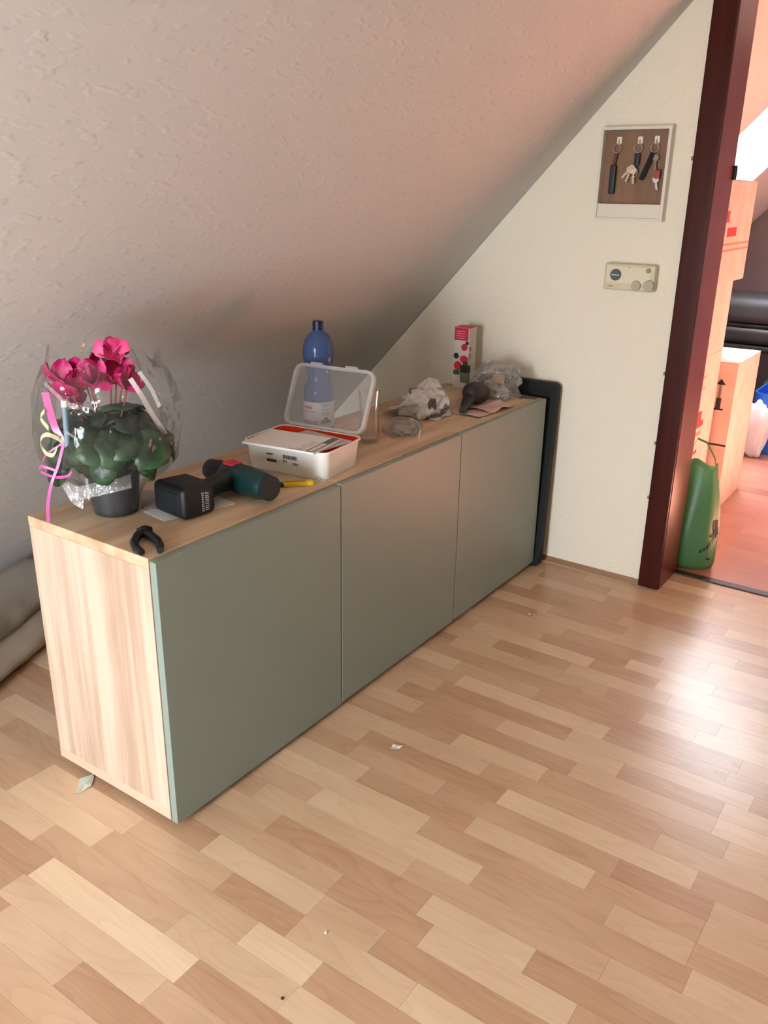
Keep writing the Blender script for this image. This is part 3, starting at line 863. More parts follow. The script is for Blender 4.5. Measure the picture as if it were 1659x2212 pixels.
rb = ribbon('ribbon', rib, [P3(-.150, -.06, .285), P3(-.142, -.07, .255), P3(-.128, -.085, .215), P3(-.112, -.09, .185)], tuple(CR), .016, plant)
ribbon('ribbon_tail', rib, [P3(-.112, -.09, .185), P3(-.125, -.10, .14), P3(-.142, -.105, .10), P3(-.158, -.10, .05), P3(-.166, -.09, .005)], tuple(CR * .8 + Vector((0, 0, .3))), .008, rb)
ribbon('ribbon_loop', rib, [P3(-.128, -.10, .125), P3(-.160, -.10, .135), P3(-.168, -.09, .120), P3(-.135, -.10, .112), P3(-.105, -.11, .118), P3(-.095, -.11, .128)], (0, 0, 1), .006, rb)
ribbon('ribbon_loop', rib, [P3(-.112, -.09, .185), P3(-.15, -.09, .16), P3(-.165, -.08, .14)], (0, 0, 1), .005, rb)
r2 = ribbon('cream_ribbon', rib2, [P3(-.112, -.09, .188), P3(-.140, -.10, .205), P3(-.160, -.09, .190), P3(-.155, -.09, .165), P3(-.135, -.10, .160), P3(-.124, -.10, .175)], tuple(CF * .5 + Vector((0, 0, 1))), .009, plant)
ribbon('cream_ribbon', rib2, [P3(-.14, -.09, .215), P3(-.158, -.08, .235), P3(-.148, -.08, .25)], tuple(CF * .5 + Vector((0, 0, 1))), .010, plant)
# folds and crumples of the wrap, their highlights painted in as pale haze
fold = film('cellophane_fold_glint', gloss=0.02, rough=0.25, haze=0.30, haze_col=(.86, .72, .62, 1))
fold2 = film('cellophane_crumple_glint', gloss=0.035, rough=0.22, haze=0.20, haze_col=(.85, .82, .8, 1), bump=(60, .8))
def P4(r, f, z): return CR * r + CF * f + Vector((0, 0, z))
ribbon('wrap_fold_glint', fold, [P4(.072, -.05, .315), P4(.092, -.05, .28), P4(.112, -.045, .235), P4(.132, -.03, .19)], tuple(CR + Vector((0, 0, .6))), .011, plant)
ribbon('wrap_fold_glint', fold, [P4(.086, -.03, .325), P4(.108, -.03, .29), P4(.124, -.03, .25)], tuple(CR + Vector((0, 0, .6))), .009, plant)
ribbon('wrap_fold_glint', fold2, [P4(-.105, -.06, .305), P4(-.075, -.08, .285), P4(-.050, -.09, .268), P4(-.03, -.09, .262)], (0, 0, 1), .012, plant)
ribbon('wrap_fold_glint', fold2, [P4(-.110, -.04, .27), P4(-.092, -.06, .255), P4(-.085, -.07, .245)], (0, 0, 1), .012, plant)
ribbon('wrap_fold_glint', fold2, [P4(-.085, -.07, .085), P4(-.055, -.08, .070), P4(-.020, -.085, .078), P4(.020, -.085, .088), P4(.060, -.07, .095)], (.1, .1, 1), .030, plant)
ribbon('wrap_fold_glint', fold2, [P4(-.095, -.06, .10), P4(-.070, -.075, .06), P4(-.045, -.08, .045)], (.3, .1, 1), .024, plant)
ribbon('wrap_fold_glint', fold2, [P4(-.055, -.11, .215), P4(-.010, -.125, .195), P4(.035, -.125, .18)], (0, 0, 1), .006, plant)
# light stick support beside the left leaves
c = MB(); c.tube([P3(-.105, -.09, .16), P3(-.102, -.088, .262)], .0062, 10); st = c.build('support_stick', mat('stick_blue', srgb(120, 150, 160), 0.4), plant, smooth=True)
c = MB(); c.tube([P3(-.102, -.088, .262), P3(-.1015, -.088, .276)], .0072, 10); c.build('cap', M['white'], st, smooth=True)

# ------------------------------------------------------------------ papers under the drill
def sheet_thing(name, label, cat, pts, z, th, m, bend=0.0):
    cx = sum(p[0] for p in pts) / len(pts); cy = sum(p[1] for p in pts) / len(pts)
    n = 8; vs = []; fs = []
    P0, P1, P2, P3_ = [Vector((p[0] - cx, p[1] - cy, 0)) for p in pts]
    for i in range(n + 1):
        for j in range(n + 1):
            u, v = i / n, j / n
            p = (P0 * (1 - u) + P1 * u) * (1 - v) + (P3_ * (1 - u) + P2 * u) * v
            h = bend * (abs(noise.noise(Vector((p.x * 14 + cx * 50, p.y * 14, 3)))) + .4 * (u - .5) ** 2)
            vs.append((p.x, p.y, h))
    N = len(vs); vs += [(x, y, z_ + th) for x, y, z_ in vs]
    for i in range(n):
        for j in range(n):
            a = i * (n + 1) + j; q = (a, a + n + 1, a + n + 2, a + 1)
            fs.append(q[::-1]); fs.append(tuple(N + k for k in q))
    def edge(a, b): fs.append((a, b, N + b, N + a))
    for i in range(n):
        edge(i * (n + 1), (i + 1) * (n + 1)); edge(i * (n + 1) + n, (i + 1) * (n + 1) + n)
        edge(i, i + 1); edge(n * (n + 1) + i, n * (n + 1) + i + 1)
    mb = MB(); mb.add(vs, fs)
    o = mb.build(name, m, None, smooth=True, loc=(cx, cy, z))
    return tag(o, label, cat)
sheet_thing('paper_sheet', 'white paper sheet lying under the drill battery on the near cabinet', 'paper', [(.172, .215), (.158, .130), (.335, .085), (.352, .175)], TOP + .0003, .0006, M['paper'])
sheet_thing('paper_sheet', 'greyish folded paper peeking out between flower pot and drill', 'paper', [(.268, .330), (.185, .240), (.215, .125), (.330, .19)], TOP + .0012, .0005, mat('grey_paper', srgb(176, 166, 158), .8))

# ------------------------------------------------------------------ cordless drill lying on its side
BT = TOP + .0022
drill = thing('cordless_drill', 'dark green cordless drill with big black battery lying on the near cabinet', 'drill', (.30, .13, BT))
drill.rotation_euler = (0, 0, math.radians(-6))
green = mat('drill_green', srgb(10, 46, 44), 0.4, bump=(200, 0.05))
gd = mat('drill_green_dark', srgb(12, 32, 33), 0.5)
# body: axis along local -y, chuck at +y
s = MB(); s.lathe([(0, -.100), (.024, -.100), (.031, -.092), (.034, -.07), (.036, -.02), (.035, .03), (.031, .055), (.027, .062), (0, .062)], 28)
s.xf(Matrix.Translation((.093, 0, .037)) @ Matrix.Rotation(-PI / 2, 4, 'X')); s.build('motor_housing', green, drill, smooth=True)
s = MB(); s.lathe([(0, -.004), (.0345, -.004), (.0352, .004), (.0352, .020), (.034, .024), (0, .024)], 28)
s.xf(Matrix.Translation((.093, -.102, .037)) @ Matrix.Rotation(-PI / 2, 4, 'X') @ Matrix.Scale(.86, 4)); s.build('rear_cap', gd, drill, smooth=True)
s = MB(); s.lathe([(0, .060), (.027, .060), (.029, .066), (.029, .085), (.026, .088), (.027, .092), (.025, .118), (.016, .128), (.006, .130), (0, .130)], 24)
s.xf(Matrix.Translation((.093, 0, .037)) @ Matrix.Rotation(-PI / 2, 4, 'X')); ch = s.build('chuck', M['black'], drill, smooth=True)
s = MB(); s.tube([(.093, .128, .037), (.093, .142, .037)], .003, 8); s.build('bit', M['steel'], ch, smooth=True)
s = MB(); s.rbox(.078, .110, .012, .052, .066, .0735, .003, 2); s.build('selector', mat('drill_red', srgb(206, 40, 58), 0.4), drill, smooth=True)
# handle
s = MB(); s.tube([(.085, .02, .037), (.055, .018, .037), (.025, .012, .036), (-.005, .004, .035), (-.03, 0, .035)], [.030, .026, .0235, .025, .031], 18); s.build('handle', gd, drill, smooth=True)
s = MB(); s.rbox(.035, .060, .034, .048, .026, .048, .004, 2); s.build('trigger', M['black'], drill, smooth=True)
# battery
s = MB(); s.rbox(-.118, -.025, -.058, .058, 0, .074, .014, 3)
s.v = [(x, y * (1.0 if x < -.08 else .93), z * (1 if x < -.08 else .97)) for x, y, z in s.v]
bat = s.build('battery', mat('battery_black', srgb(16, 18, 20), 0.5, bump=(250, 0.06)), drill, smooth=True)
s = MB(); s.rbox(-.1195, -.117, -.040, .040, .014, .060, .001, 1); s.build('battery_foot', mat('battery_grey', srgb(20, 23, 26), 0.5), bat)
# white print on the battery's flank: two lines of small characters
s = MB(); rr_ = random.Random(3)
for row, (x0, wd) in enumerate(((-.052, .009), (-.064, .006))):
    z = .012
    while z < .056:
        h = rr_.uniform(.0022, .004)
        s.box(x0 - wd / 2, x0 + wd / 2, -.0587, -.0578, z, z + h * .55)
        if rr_.random() > .4: s.box(x0 - wd / 2, x0 - wd / 2 + .0016, -.0587, -.0578, z, z + h + .001)
        z += h + .0018
for i, p in enumerate(s.v): s.v[i] = (p[0], p[1] * .955, p[2])
s.build('lettering', mat('battery_print', srgb(196, 196, 192), 0.6), bat)

# ------------------------------------------------------------------ box cutter
t = thing('box_cutter', 'yellow and black box cutter poking out from behind the drill', 'knife', (.497, .082, TOP), math.atan2(.032 - .105, .548 - .470))
c = MB(); c.rbox(-.066, .016, -.009, .009, 0.0006, .010, .003, 2); c.build('slider_grip', M['black'], t, smooth=True)
c = MB(); c.rbox(.0, .070, -.0095, .0095, 0.0004, .0115, .003, 2); y_ = c.build('handle', mat('cutter_yellow', srgb(246, 196, 24), 0.4), t, smooth=True)
c = MB(); c.rbox(.060, .0745, -.0105, .0105, 0.0, .0125, .003, 2); c.build('end_cap', mat('cutter_yellow2', srgb(248, 204, 34), 0.4), t, smooth=True)
c = MB(); c.box(.004, .056, -.0018, .0018, .0114, .0121); c.build('blade_slot', M['black'], y_)

# ------------------------------------------------------------------ small black clip on the near corner
t = thing('spring_clip', 'small black clip with two curved legs on the near front corner of the cabinet', 'clip', (.04, .055, TOP))
def w2(px, py): return (px - .04, py - .055)
A = Vector((*w2(.078, .100), .010)); 
l1 = [Vector((*w2(.070, .094), .010)), Vector((*w2(.050, .088), .012)), Vector((*w2(.022, .066), .011)), Vector((*w2(.006, .040), .010)), Vector((*w2(.002, .018), .0085))]
l2 = [Vector((*w2(.070, .092), .010)), Vector((*w2(.066, .066), .012)), Vector((*w2(.058, .036), .011)), Vector((*w2(.044, .012), .010)), Vector((*w2(.030, -.004), .0085))]
c = MB(); c.tube(l1, [.009, .0095, .009, .0085, .007], 10); c.build('leg', M['black'], t, smooth=True)
c = MB(); c.tube(l2, [.009, .0095, .009, .0085, .007], 10); c.build('leg', M['black'], t, smooth=True)
c = MB(); c.lathe([(0, 0), (.010, 0), (.011, .004), (.011, .016), (.008, .020), (0, .021)], 16, (A.x, A.y, 0)); c.build('pivot', M['blackm'], t, smooth=True)
c = MB(); c.rbox(A.x - .008, A.x + .020, A.y - .004, A.y + .018, .002, .015, .003, 2); c.build('jaw', M['blackm'], t, smooth=True)

# ------------------------------------------------------------------ white storage box with open clear lid
BA = math.radians(6.7)
bx = thing('storage_box', 'white plastic box with red inside and open clear lid, papers on top', 'storage box', (.661, .153, TOP), BA)
def rr_ring(hx, hy, r, n=5):
    pts = []
    for (cx, cy, a0) in ((hx - r, hy - r, 0), (-hx + r, hy - r, 90), (-hx + r, -hy + r, 180), (hx - r, -hy + r, 270)):
        for i in range(n + 1):
            a = math.radians(a0 + 90 * i / n); pts.append((cx + r * math.cos(a), cy + r * math.sin(a)))
    return pts
def loft(rings, cap0=True, cap1=True):
    mb = MB(); n = len(rings[0][0]); vs = []; fs = []
    for pts, z in rings: vs += [(x, y, z) for x, y in pts]
    for k in range(len(rings) - 1):
        for i in range(n):
            j = (i + 1) % n; fs.append((k * n + i, k * n + j, (k + 1) * n + j, (k + 1) * n + i))
    if cap0: fs.append(tuple(range(n))[::-1])
    if cap1: fs.append(tuple((len(rings) - 1) * n + i for i in range(n)))
    return mb.add(vs, fs)
tub = loft([(rr_ring(.082, .117, .018), 0), (rr_ring(.084, .119, .02), .003), (rr_ring(.090, .126, .022), .070), (rr_ring(.095, .131, .025), .0715), (rr_ring(.095, .131, .025), .076),
            (rr_ring(.0915, .1275, .022), .076), (rr_ring(.089, .125, .021), .070)], True, False)
tub.build('tub', mat('box_white', srgb(252, 248, 240), 0.35), bx, smooth=True)
lin = loft([(rr_ring(.0888, .1248, .021), .0745), (rr_ring(.0825, .1175, .018), .006), (rr_ring(.080, .115, .018), .004)], False, True)
lin.build('liner', mat('liner_red', srgb(248, 66, 30), 0.4), bx, smooth=True)
# lid: shallow clear tray standing open on the far rim
LID = Matrix.Translation((.094, 0, .0775)) @ Matrix.Rotation(math.radians(25), 4, 'Y')
def lidpt(mb): return mb.xf(LID)
pl = MB(); 
o1 = [(y, x + .0875) for x, y in rr_ring(.0875, .128, .026)]
i1 = [(y, x + .0875) for x, y in rr_ring(.0795, .120, .020)]
# rim frame in local yz (height along +z), thickness along x
rim = frame_mesh([(p[0], p[1]) for p in o1], [(p[0], p[1]) for p in i1], -.006, .006); rim.xf(LID)
lid = rim.build('lid', M['clear_rim'], bx, smooth=True)
pn = MB(); pn.prism([(p[0], p[1]) for p in i1], 'x', .004, .0052); pn.xf(LID); pn.build('lid_pane', M['clear'], lid)
for yy in (.062, -.050):
    tb = MB(); tb.rbox(-.007, .005, yy - .018, yy + .018, .172, .181, .002, 2); tb.xf(LID); tb.build('lid_tab', M['clear_rim'], lid, smooth=True)
# print on the box's long side facing the viewer
def box_print(y0, y1, z0, z1, m, dash=0):
    s = MB()
    def X(z): return -(.084 + (.006) * z / .070) - .0012
    if not dash:
        s.add([(X(z0), y0, z0), (X(z0), y1, z0), (X(z1), y1, z1), (X(z1), y0, z1), (X(z0) + .001, y0, z0), (X(z0) + .001, y1, z0), (X(z1) + .001, y1, z1), (X(z1) + .001, y0, z1)],
              [(0, 1, 2, 3), (7, 6, 5, 4), (0, 4, 5, 1), (1, 5, 6, 2), (2, 6, 7, 3), (3, 7, 4, 0)])
    else:
        n = dash; w_ = (y1 - y0) / n
        for i in range(n):
            a = y0 + i * w_; b = a + w_ * (.35 + .4 * ((i * 7) % 5) / 5)
            s.add([(X(z0), a, z0), (X(z0), b, z0), (X(z1), b, z1), (X(z1), a, z1), (X(z0) + .001, a, z0), (X(z0) + .001, b, z0), (X(z1) + .001, b, z1), (X(z1) + .001, a, z1)],
                  [(0, 1, 2, 3), (7, 6, 5, 4), (0, 4, 5, 1), (1, 5, 6, 2), (2, 6, 7, 3), (3, 7, 4, 0)])
    return s
gm = M['greyink']; dk = mat('print_dark', srgb(92, 80, 70), .7)
box_print(.026, .056, .027, .034, dk).build('lettering', dk, bx)
box_print(.036, .056, .046, .050, gm).build('lettering', gm, bx)
box_print(-.038, .006, .042, .052, gm, 14).build('barcode', dk, bx)
box_print(-.006, .006, .033, .037, gm).build('lettering', gm, bx)
box_print(-.040, -.022, .028, .034, gm, 4).build('lettering', gm, bx)
# papers on the box
pz = TOP + .0768
def booklet(name, label, cx, cy, hx, hy, th, rz, z, m, cat='booklet'):
    t = thing(name, label, cat, (cx, cy, z), rz)
    c = MB(); c.rbox(-hx, hx, -hy, hy, 0, th, .0008, 1); c.build('pages', m, t)
    return t
b2 = booklet('brochure', 'grey brochure sticking out under the white booklet on the storage box', .645, .110, .066, .080, .004, math.radians(-4), pz, mat('brochure_grey', srgb(196, 186, 184), .7))
b1 = booklet('instruction_booklet', 'white booklet with a grey framed strip lying on the open storage box', .595, .135, .070, .105, .006, math.radians(9), pz + .0046, mat('booklet_white', srgb(240, 234, 226), .7))
c = MB(); c.box(-.070, .070, -.102, -.080, .0061, .0064); c.build('printed_strip', mat('strip_grey', srgb(112, 104, 100), .7), b1)
c = MB(); c.box(-.064, .012, -.098, -.085, .0064, .0067); c.build('printed_window', mat('strip_white', srgb(232, 226, 220), .7), b1)
for i in range(5):
    c = MB(); c.box(-.058 + i * .016, -.050 + i * .016, -.072, -.046 - .006 * (i % 2), .0061, .0063); c.build('printed_line', mat('line_grey', srgb(206, 200, 194), .8), b1)
c = MB(); c.box(-.066, -.062, -.072, -.030, .0061, .0063); c.build('printed_line', mat('line_grey2', srgb(150, 144, 138), .8), b1)

# ------------------------------------------------------------------ blue water bottle
bt = thing('water_bottle', 'tall blue plastic water bottle standing behind the clear lid', 'bottle', (.893, .288, TOP))
bb = bpy.data.materials.new('blue_pet'); nt = NT(bb)
nt.b.inputs['Base Color'].default_value = srgb(92, 116, 168)
nt.b.inputs['Roughness'].default_value = .12
trn = nt.n('ShaderNodeBsdfTransparent'); trn.inputs['Color'].default_value = srgb(150, 168, 206)
mxs = nt.n('ShaderNodeMixShader', i_Fac=0.50)
nt.l(trn.outputs[0], mxs.inputs[1]); nt.l(nt.b.outputs[0], mxs.inputs[2]); nt.l(mxs.outputs[0], nt.out.inputs['Surface'])
prof = [(0, .006), (.030, 0), (.040, .002), (.0445, .010), (.0445, .120), (.0430, .132), (.0445, .138), (.0435, .148), (.0400, .160), (.0345, .172), (.0325, .182), (.0330, .195), (.0335, .205), (.0350, .212),
        (.0400, .224), (.0435, .236), (.0445, .250), (.0440, .264), (.0420, .278), (.0370, .293), (.0290, .305), (.0190, .313), (.0145, .317), (.0135, .322)]
c = MB(); c.lathe(prof, 36); body = c.build('body', bb, bt, smooth=True)
c = MB(); c.lathe([(0, .319), (.0165, .319), (.0165, .322), (.0155, .324), (.0158, .326), (.0158, .341), (.0145, .3435), (0, .3435)], 24); c.build('cap', mat('cap_navy', srgb(18, 22, 66), .4), bt, smooth=True)
c = MB(); c.lathe([(.0451, .040), (.0451, .118)], 36, close=False)
lb = c.build('label', mat('bottle_label', srgb(196, 190, 190), .6), bt, smooth='all')
def on_bottle(a0, a1, z0, z1, m, name, r=.0456):
    # a0..a1 in degrees from the direction that faces the viewer, positive to the right
    s = MB(); n = 6; vs = []
    base = math.atan2(-CF.y, -CF.x)
    for i in range(n + 1):
        a = base + math.radians(a0 + (a1 - a0) * i / n)
        for z in (z0, z1): vs += [(r * math.cos(a), r * math.sin(a), z)]
    fs = [(2 * i, 2 * i + 2, 2 * i + 3, 2 * i + 1) for i in range(n)]
    s.add(vs, fs); return s.build(name, m, lb, smooth='all', fix=False)
for (z0, z1, a0, a1) in ((.111, .113, 12, 48), (.1055, .107, 18, 42), (.097, .099, 12, 44), (.092, .0935, 16, 40), (.0855, .0875, 14, 46), (.080, .082, 12, 46)):
    on_bottle(a0, a1, z0, z1, M['greyink'], 'lettering')
on_bottle(-58, -22, .098, .106, mat('label_red', srgb(206, 84, 88), .6), 'lettering')
on_bottle(-60, -6, .0895, .0912, mat('label_dark', srgb(110, 104, 108), .6), 'lettering')
on_bottle(-62, 0, .044, .064, mat('label_mauve', srgb(160, 146, 160), .6), 'lettering')
on_bottle(10, 50, .056, .066, mat('label_green', srgb(78, 92, 82), .6), 'emblem')
on_bottle(22, 38, .066, .074, mat('label_green2', srgb(78, 92, 82), .6), 'emblem')

# ------------------------------------------------------------------ clear drinking glass
gl = film('glass_clear', gloss=0.035, rough=0.04, haze=0.03)
c = MB(); c.lathe([(0, 0), (.026, 0), (.030, .003), (.032, .02), (.030, .05), (.027, .085), (.029, .12), (.033, .155), (.0315, .155), (.0275, .12), (.0255, .085), (.0285, .05), (.030, .02), (.026, .008), (0, .007)], 32)
o = c.build('drinking_glass', gl, None, smooth=True, loc=(.955, .152, TOP)); tag(o, 'clear tall drinking glass behind the right edge of the clear lid', 'glass')

# ------------------------------------------------------------------ crumpled plastics
def crumple(name, m, parent, size, seed, freq=2.2, amp=.35, flat=.25, sub=4, loc=(0, 0, 0), rot=(0, 0, 0), sharp=True):
    bm = bmesh.new(); bmesh.ops.create_icosphere(bm, subdivisions=sub, radius=1)
    for v in bm.verts:
        d = v.co.normalized()
        q = d * freq + Vector((seed * 3.1, seed * 1.7, seed))
        dist, _ = noise.voronoi(q)
        n_ = (dist[1] - dist[0]) * amp * 1.2 - amp * .4 + noise.noise(q * 1.7) * amp + noise.noise(q * 5) * amp * .25
        v.co = d * (1 + n_)
        v.co.x *= size[0]; v.co.y *= size[1]; v.co.z *= size[2]
        lim = -size[2] * flat
        if v.co.z < lim: v.co.z = lim + (v.co.z - lim) * .03
    zmin = min(v.co.z for v in bm.verts)
    for v in bm.verts: v.co.z -= zmin
    me = bpy.data.meshes.new(name); bm.to_mesh(me); bm.free(); me.materials.append(m)
    if not sharp: me.polygons.foreach_set('use_smooth', [True] * len(me.polygons))
    return link(name, me, parent, loc, rot)
def printed_plastic(name, base, ink, scale, lo, rough=.3, ink2=None):
    m = bpy.data.materials.new(name); nt = NT(m); b = nt.b
    tc = nt.n('ShaderNodeTexCoord')
    nz = nt.n('ShaderNodeTexNoise', i_Scale=scale, i_Detail=2.0, i_Distortion=.5); nt.l(tc.outputs['Object'], nz.inputs['Vector'])
    mr = nt.n('ShaderNodeMapRange'); mr.inputs['From Min'].default_value = lo; mr.inputs['From Max'].default_value = lo + .05
    nt.l(nz.outputs['Fac'], mr.inputs['Value'])
    mx = nt.n('ShaderNodeMix', data_type='RGBA'); mx.inputs['A'].default_value = base; mx.inputs['B'].default_value = ink
    nt.l(mr.outputs['Result'], mx.inputs['Factor']); nt.l(mx.outputs['Result'], b.inputs['Base Color'])
    b.inputs['Roughness'].default_value = rough
    tr = nt.n('ShaderNodeBsdfTransparent'); ms = nt.n('ShaderNodeMixShader', i_Fac=.82)
    nt.l(tr.outputs[0], ms.inputs[1]); nt.l(b.outputs[0], ms.inputs[2]); nt.l(ms.outputs[0], nt.out.inputs['Surface'])
    return m
M['foil'] = printed_plastic('crumpled_wrap', srgb(222, 214, 206), srgb(96, 86, 80), 15, .57, .22)
M['wrapclear'] = film('bag_clear', gloss=0.10, rough=.14, haze=.26, haze_col=(.72, .69, .66, 1), bump=(60, 1.0), print_col=srgb(120, 110, 104), print_scale=34, print_lo=.66)
t = thing('crumpled_wrapper', 'crumpled white printed wrapper in the middle of the cabinet clutter', 'wrapper', (1.325, .190, TOP), math.radians(-54.9))
crumple('wrap', M['foil'], t, (.080, .074, .070), 3, 1.5, .42, .5, 3)
c = MB()
for i in range(4):
    a = 2.6 + i * .35
    c.strip([(.03 * math.cos(a), .04 * math.sin(a), .018 + .006 * i), (.09 * math.cos(a), .10 * math.sin(a), .024 + .006 * i), (.13 * math.cos(a), .14 * math.sin(a), .012 + .008 * i)], [(-math.sin(a), math.cos(a), .2)] * 3, [.05, .055, .03], .0008)
c.build('loose_end', mat('wrap_paper', srgb(204, 192, 184), .6, noise_col=(30, srgb(120, 104, 96), .56, .62)), t)
t = thing('plastic_packet', 'small flat clear packet of fittings right of the glass', 'packet', (1.120, .145, TOP), math.radians(30))
crumple('bag', M['wrapclear'], t, (.085, .06, .024), 8, 1.8, .3, .4, 3)
rf = random.Random(4)
for i in range(5):
    a = rf.uniform(-.5, .5)
    c = MB(); c.tube([(-.05 + i * .02, -.03, .006), (-.05 + i * .02 + .03 * math.sin(a), .025, .010)], .004, 8)
    c.build('dowel', mat('dowel_pale', srgb(214, 196, 168), .6) if i % 2 else M['steel'], t, smooth=True)
c = MB(); c.strip([(-.09, -.055, .005), (-.03, -.058, .012), (.02, -.045, .020), (.03, -.02, .028)], [(0, .2, 1)] * 4, .012, .0012); c.build('seam', M['paper'], t)
t = thing('plastic_bag', 'clear crumpled plastic bag with papers against the gable wall end', 'bag', (1.725, .150, TOP), math.radians(35))
crumple('bag', M['wrapclear'], t, (.100, .088, .082), 12, 2.1, .22, .5, 4)
c = MB(); c.rbox(-.05, .05, -.035, .03, .012, .040, .004, 2); c.build('packed_paper', mat('packed_paper', srgb(206, 198, 186), .7, noise_col=(40, srgb(140, 130, 120), .55, .6)), t, rot=(.1, -.15, .2))
c = MB(); c.rbox(-.025, .02, -.02, .016, .045, .075, .004, 2); c.build('yellow_insert', mat('yellow_card', srgb(206, 172, 108), .7), t, rot=(.2, .2, .1))
# crinkled edge of the bag
c = MB(); n = 14
pts = [(-.02 + .007 * i, -.085 + .004 * i, .088 + .010 * math.sin(i * 1.3) - .0022 * i) for i in range(n)]
c.strip(pts, [(0, .4 * math.sin(i * 1.7), 1) for i in range(n)], .018, .001); c.build('torn_edge', M['clear_rim'], t)

# ------------------------------------------------------------------ dark rounded brush
t = brush_t = thing('round_brush', 'dark brown oval brush head with short black handle beside the pink papers', 'brush', (1.492, .122, TOP), math.radians(6))
c = MB(); c.lathe([(0, -.075), (.020, -.072), (.032, -.055), (.037, -.025), (.037, .010), (.033, .040), (.025, .056), (.018, .062), (0, .063)], 24)
c.xf(Matrix.Translation((.05, 0, .046)) @ Matrix.Rotation(math.radians(-78), 4, 'Y')); c.build('head', mat('brush_brown', srgb(44, 34, 32), .6, bump=(260, .5)), t, smooth=True)
c = MB(); c.tube([(-.005, 0, .036), (-.035, -.004, .026), (-.062, -.010, .016), (-.088, -.016, .014)], [.022, .018, .014, .013], 12); c.build('handle', M['black'], t, smooth=True)

# ------------------------------------------------------------------ pinkish paper slips
pk = mat('pink_paper', srgb(222, 186, 174), .8)
sheet_thing('paper_slip', 'pale pink folded paper under the brush on the far cabinet', 'paper', [(1.40, .150), (1.395, .030), (1.520, .022), (1.570, .160)], TOP + .0004, .0008, pk, .012)
sheet_thing('paper_slip', 'pale pink paper slip near the front edge of the far cabinet', 'paper', [(1.47, .110), (1.475, .020), (1.612, .014), (1.645, .085)], TOP + .0016, .0008, pk, .016)
sheet_thing('thin_card', 'thin dark brown card at the far end of the cabinet top', 'card', [(1.735, .060), (1.762, .004), (1.797, .006), (1.797, .072)], TOP + .0003, .0012, mat('card_brown', srgb(96, 78, 64), .5))

# ------------------------------------------------------------------ tall printed carton
t = thing('tall_carton', 'narrow upright white carton with red top and flower print', 'carton', (1.790, .318, TOP), math.radians(4))
cw = mat('carton_white', srgb(220, 208, 200), .55)
cm_ = mat('carton_crimson', srgb(206, 34, 60), .5); cg = mat('carton_green', srgb(52, 82, 40), .6); cb = mat('carton_black', srgb(36, 40, 44), .6); cgr = mat('carton_greygreen', srgb(118, 122, 104), .6)
H_ = .222; a_ = .030
c = MB(); c.box(-a_, a_, -a_, a_, 0, H_); c.build('body', cw, t)
def decal(face, pts, m, name='print', lift=.0006):
    s = MB()
    if face == 'L': s.prism([(-y, z) for y, z in pts], 'x', -a_ - lift, -a_ - .0001)
    else: s.prism([(y, z) for y, z in pts], 'y', -a_ - lift, -a_ - .0001)
    return s.build(name, m, t)
def rect(x0, x1, z0, z1): return [(x0, z0), (x1, z0), (x1, z1), (x0, z1)]
def disc(x, z, r, n=12, sx_=1.0): return [(x + r * sx_ * math.cos(2 * PI * i / n), z + r * math.sin(2 * PI * i / n)) for i in range(n)]
# left face: image left is +y, so decals use x from -a (left) to a (right)
decal('L', rect(-.0298, .026, .176, .2215), cm_)
for i in range(4): decal('L', rect(-.022, .012, .183 + i * .008, .1855 + i * .008), mat('carton_line', srgb(228, 150, 156), .6), 'lettering', .0010)
decal('L', disc(.012, .152, .013), cm_); decal('L', disc(.022, .168, .007), cb)
decal('L', disc(-.020, .118, .011), cb); decal('L', disc(.012, .108, .014, 12, 1.2), cm_)
decal('L', disc(-.012, .082, .017), cm_, lift=.0007); decal('L', rect(-.029, -.004, .048, .066), cg); decal('L', rect(.008, .0295, .084, .100), cg)
decal('L', rect(-.002, .0297, .058, .086), cb, lift=.0009)
decal('L', [(.0, .022), (.0297, .018), (.0297, .058), (-.003, .058)], cgr, lift=.0008)
decal('R', rect(-.0297, -.012, .058, .086), cb); decal('R', [(-.0297, .018), (-.014, .022), (-.012, .058), (-.0297, .058)], cgr)
decal('R', disc(-.018, .146, .009, 12, .7), mat('carton_faded', srgb(190, 96, 100), .6)); decal('R', [(-.0297, .105), (-.012, .11), (-.014, .132), (-.0297, .13)], mat('carton_pale', srgb(206, 150, 146), .6))
c = MB(); c.box(-a_ - .0005, a_ + .0005, -a_ - .0005, a_ + .0005, H_ + .0002, H_ + .002); lidc = c.build('top_flap', cm_, t)

# ------------------------------------------------------------------ scraps on the floor
def scrap(pts, label, m, z=.0006, th=.0012):
    cx = sum(p[0] for p in pts) / len(pts); cy = sum(p[1] for p in pts) / len(pts)
    mb = MB(); n = len(pts)
    vs = [(p[0] - cx, p[1] - cy, .004 * (i % 2)) for i, p in enumerate(pts)] + [(0, 0, .002)]
    vs += [(x, y, q + th) for x, y, q in vs]
    fs = []
    for i in range(n):
        j = (i + 1) % n
        fs += [(i, n, j), (n + 1 + i, n + 1 + j, 2 * n + 1), (i, j, n + 1 + j, n + 1 + i)]
    mb.add(vs, fs); o = mb.build('paper_scrap', m, loc=(cx, cy, z)); return tag(o, label, 'scrap', 'scraps and chips')
def fp(*q): return [unproj(u, v) for u, v in q]
scrap(fp((172, 1683), (202, 1676), (203, 1682), (198, 1700), (176, 1712), (164, 1717), (168, 1700)), 'pale green-white paper scrap beside the foot of the near cabinet', mat('scrap_pale', srgb(212, 216, 200), .7))
scrap(fp((845, 1616), (850, 1611), (862, 1611), (870, 1614), (862, 1618), (847, 1620)), 'small white chip on the strip floor in front of the middle cabinet', M['paper'])
scrap(fp((1141, 1328), (1144, 1326), (1147, 1328), (1144, 1331)), 'tiny pale chip on the floor near the far cabinet', M['paper'])
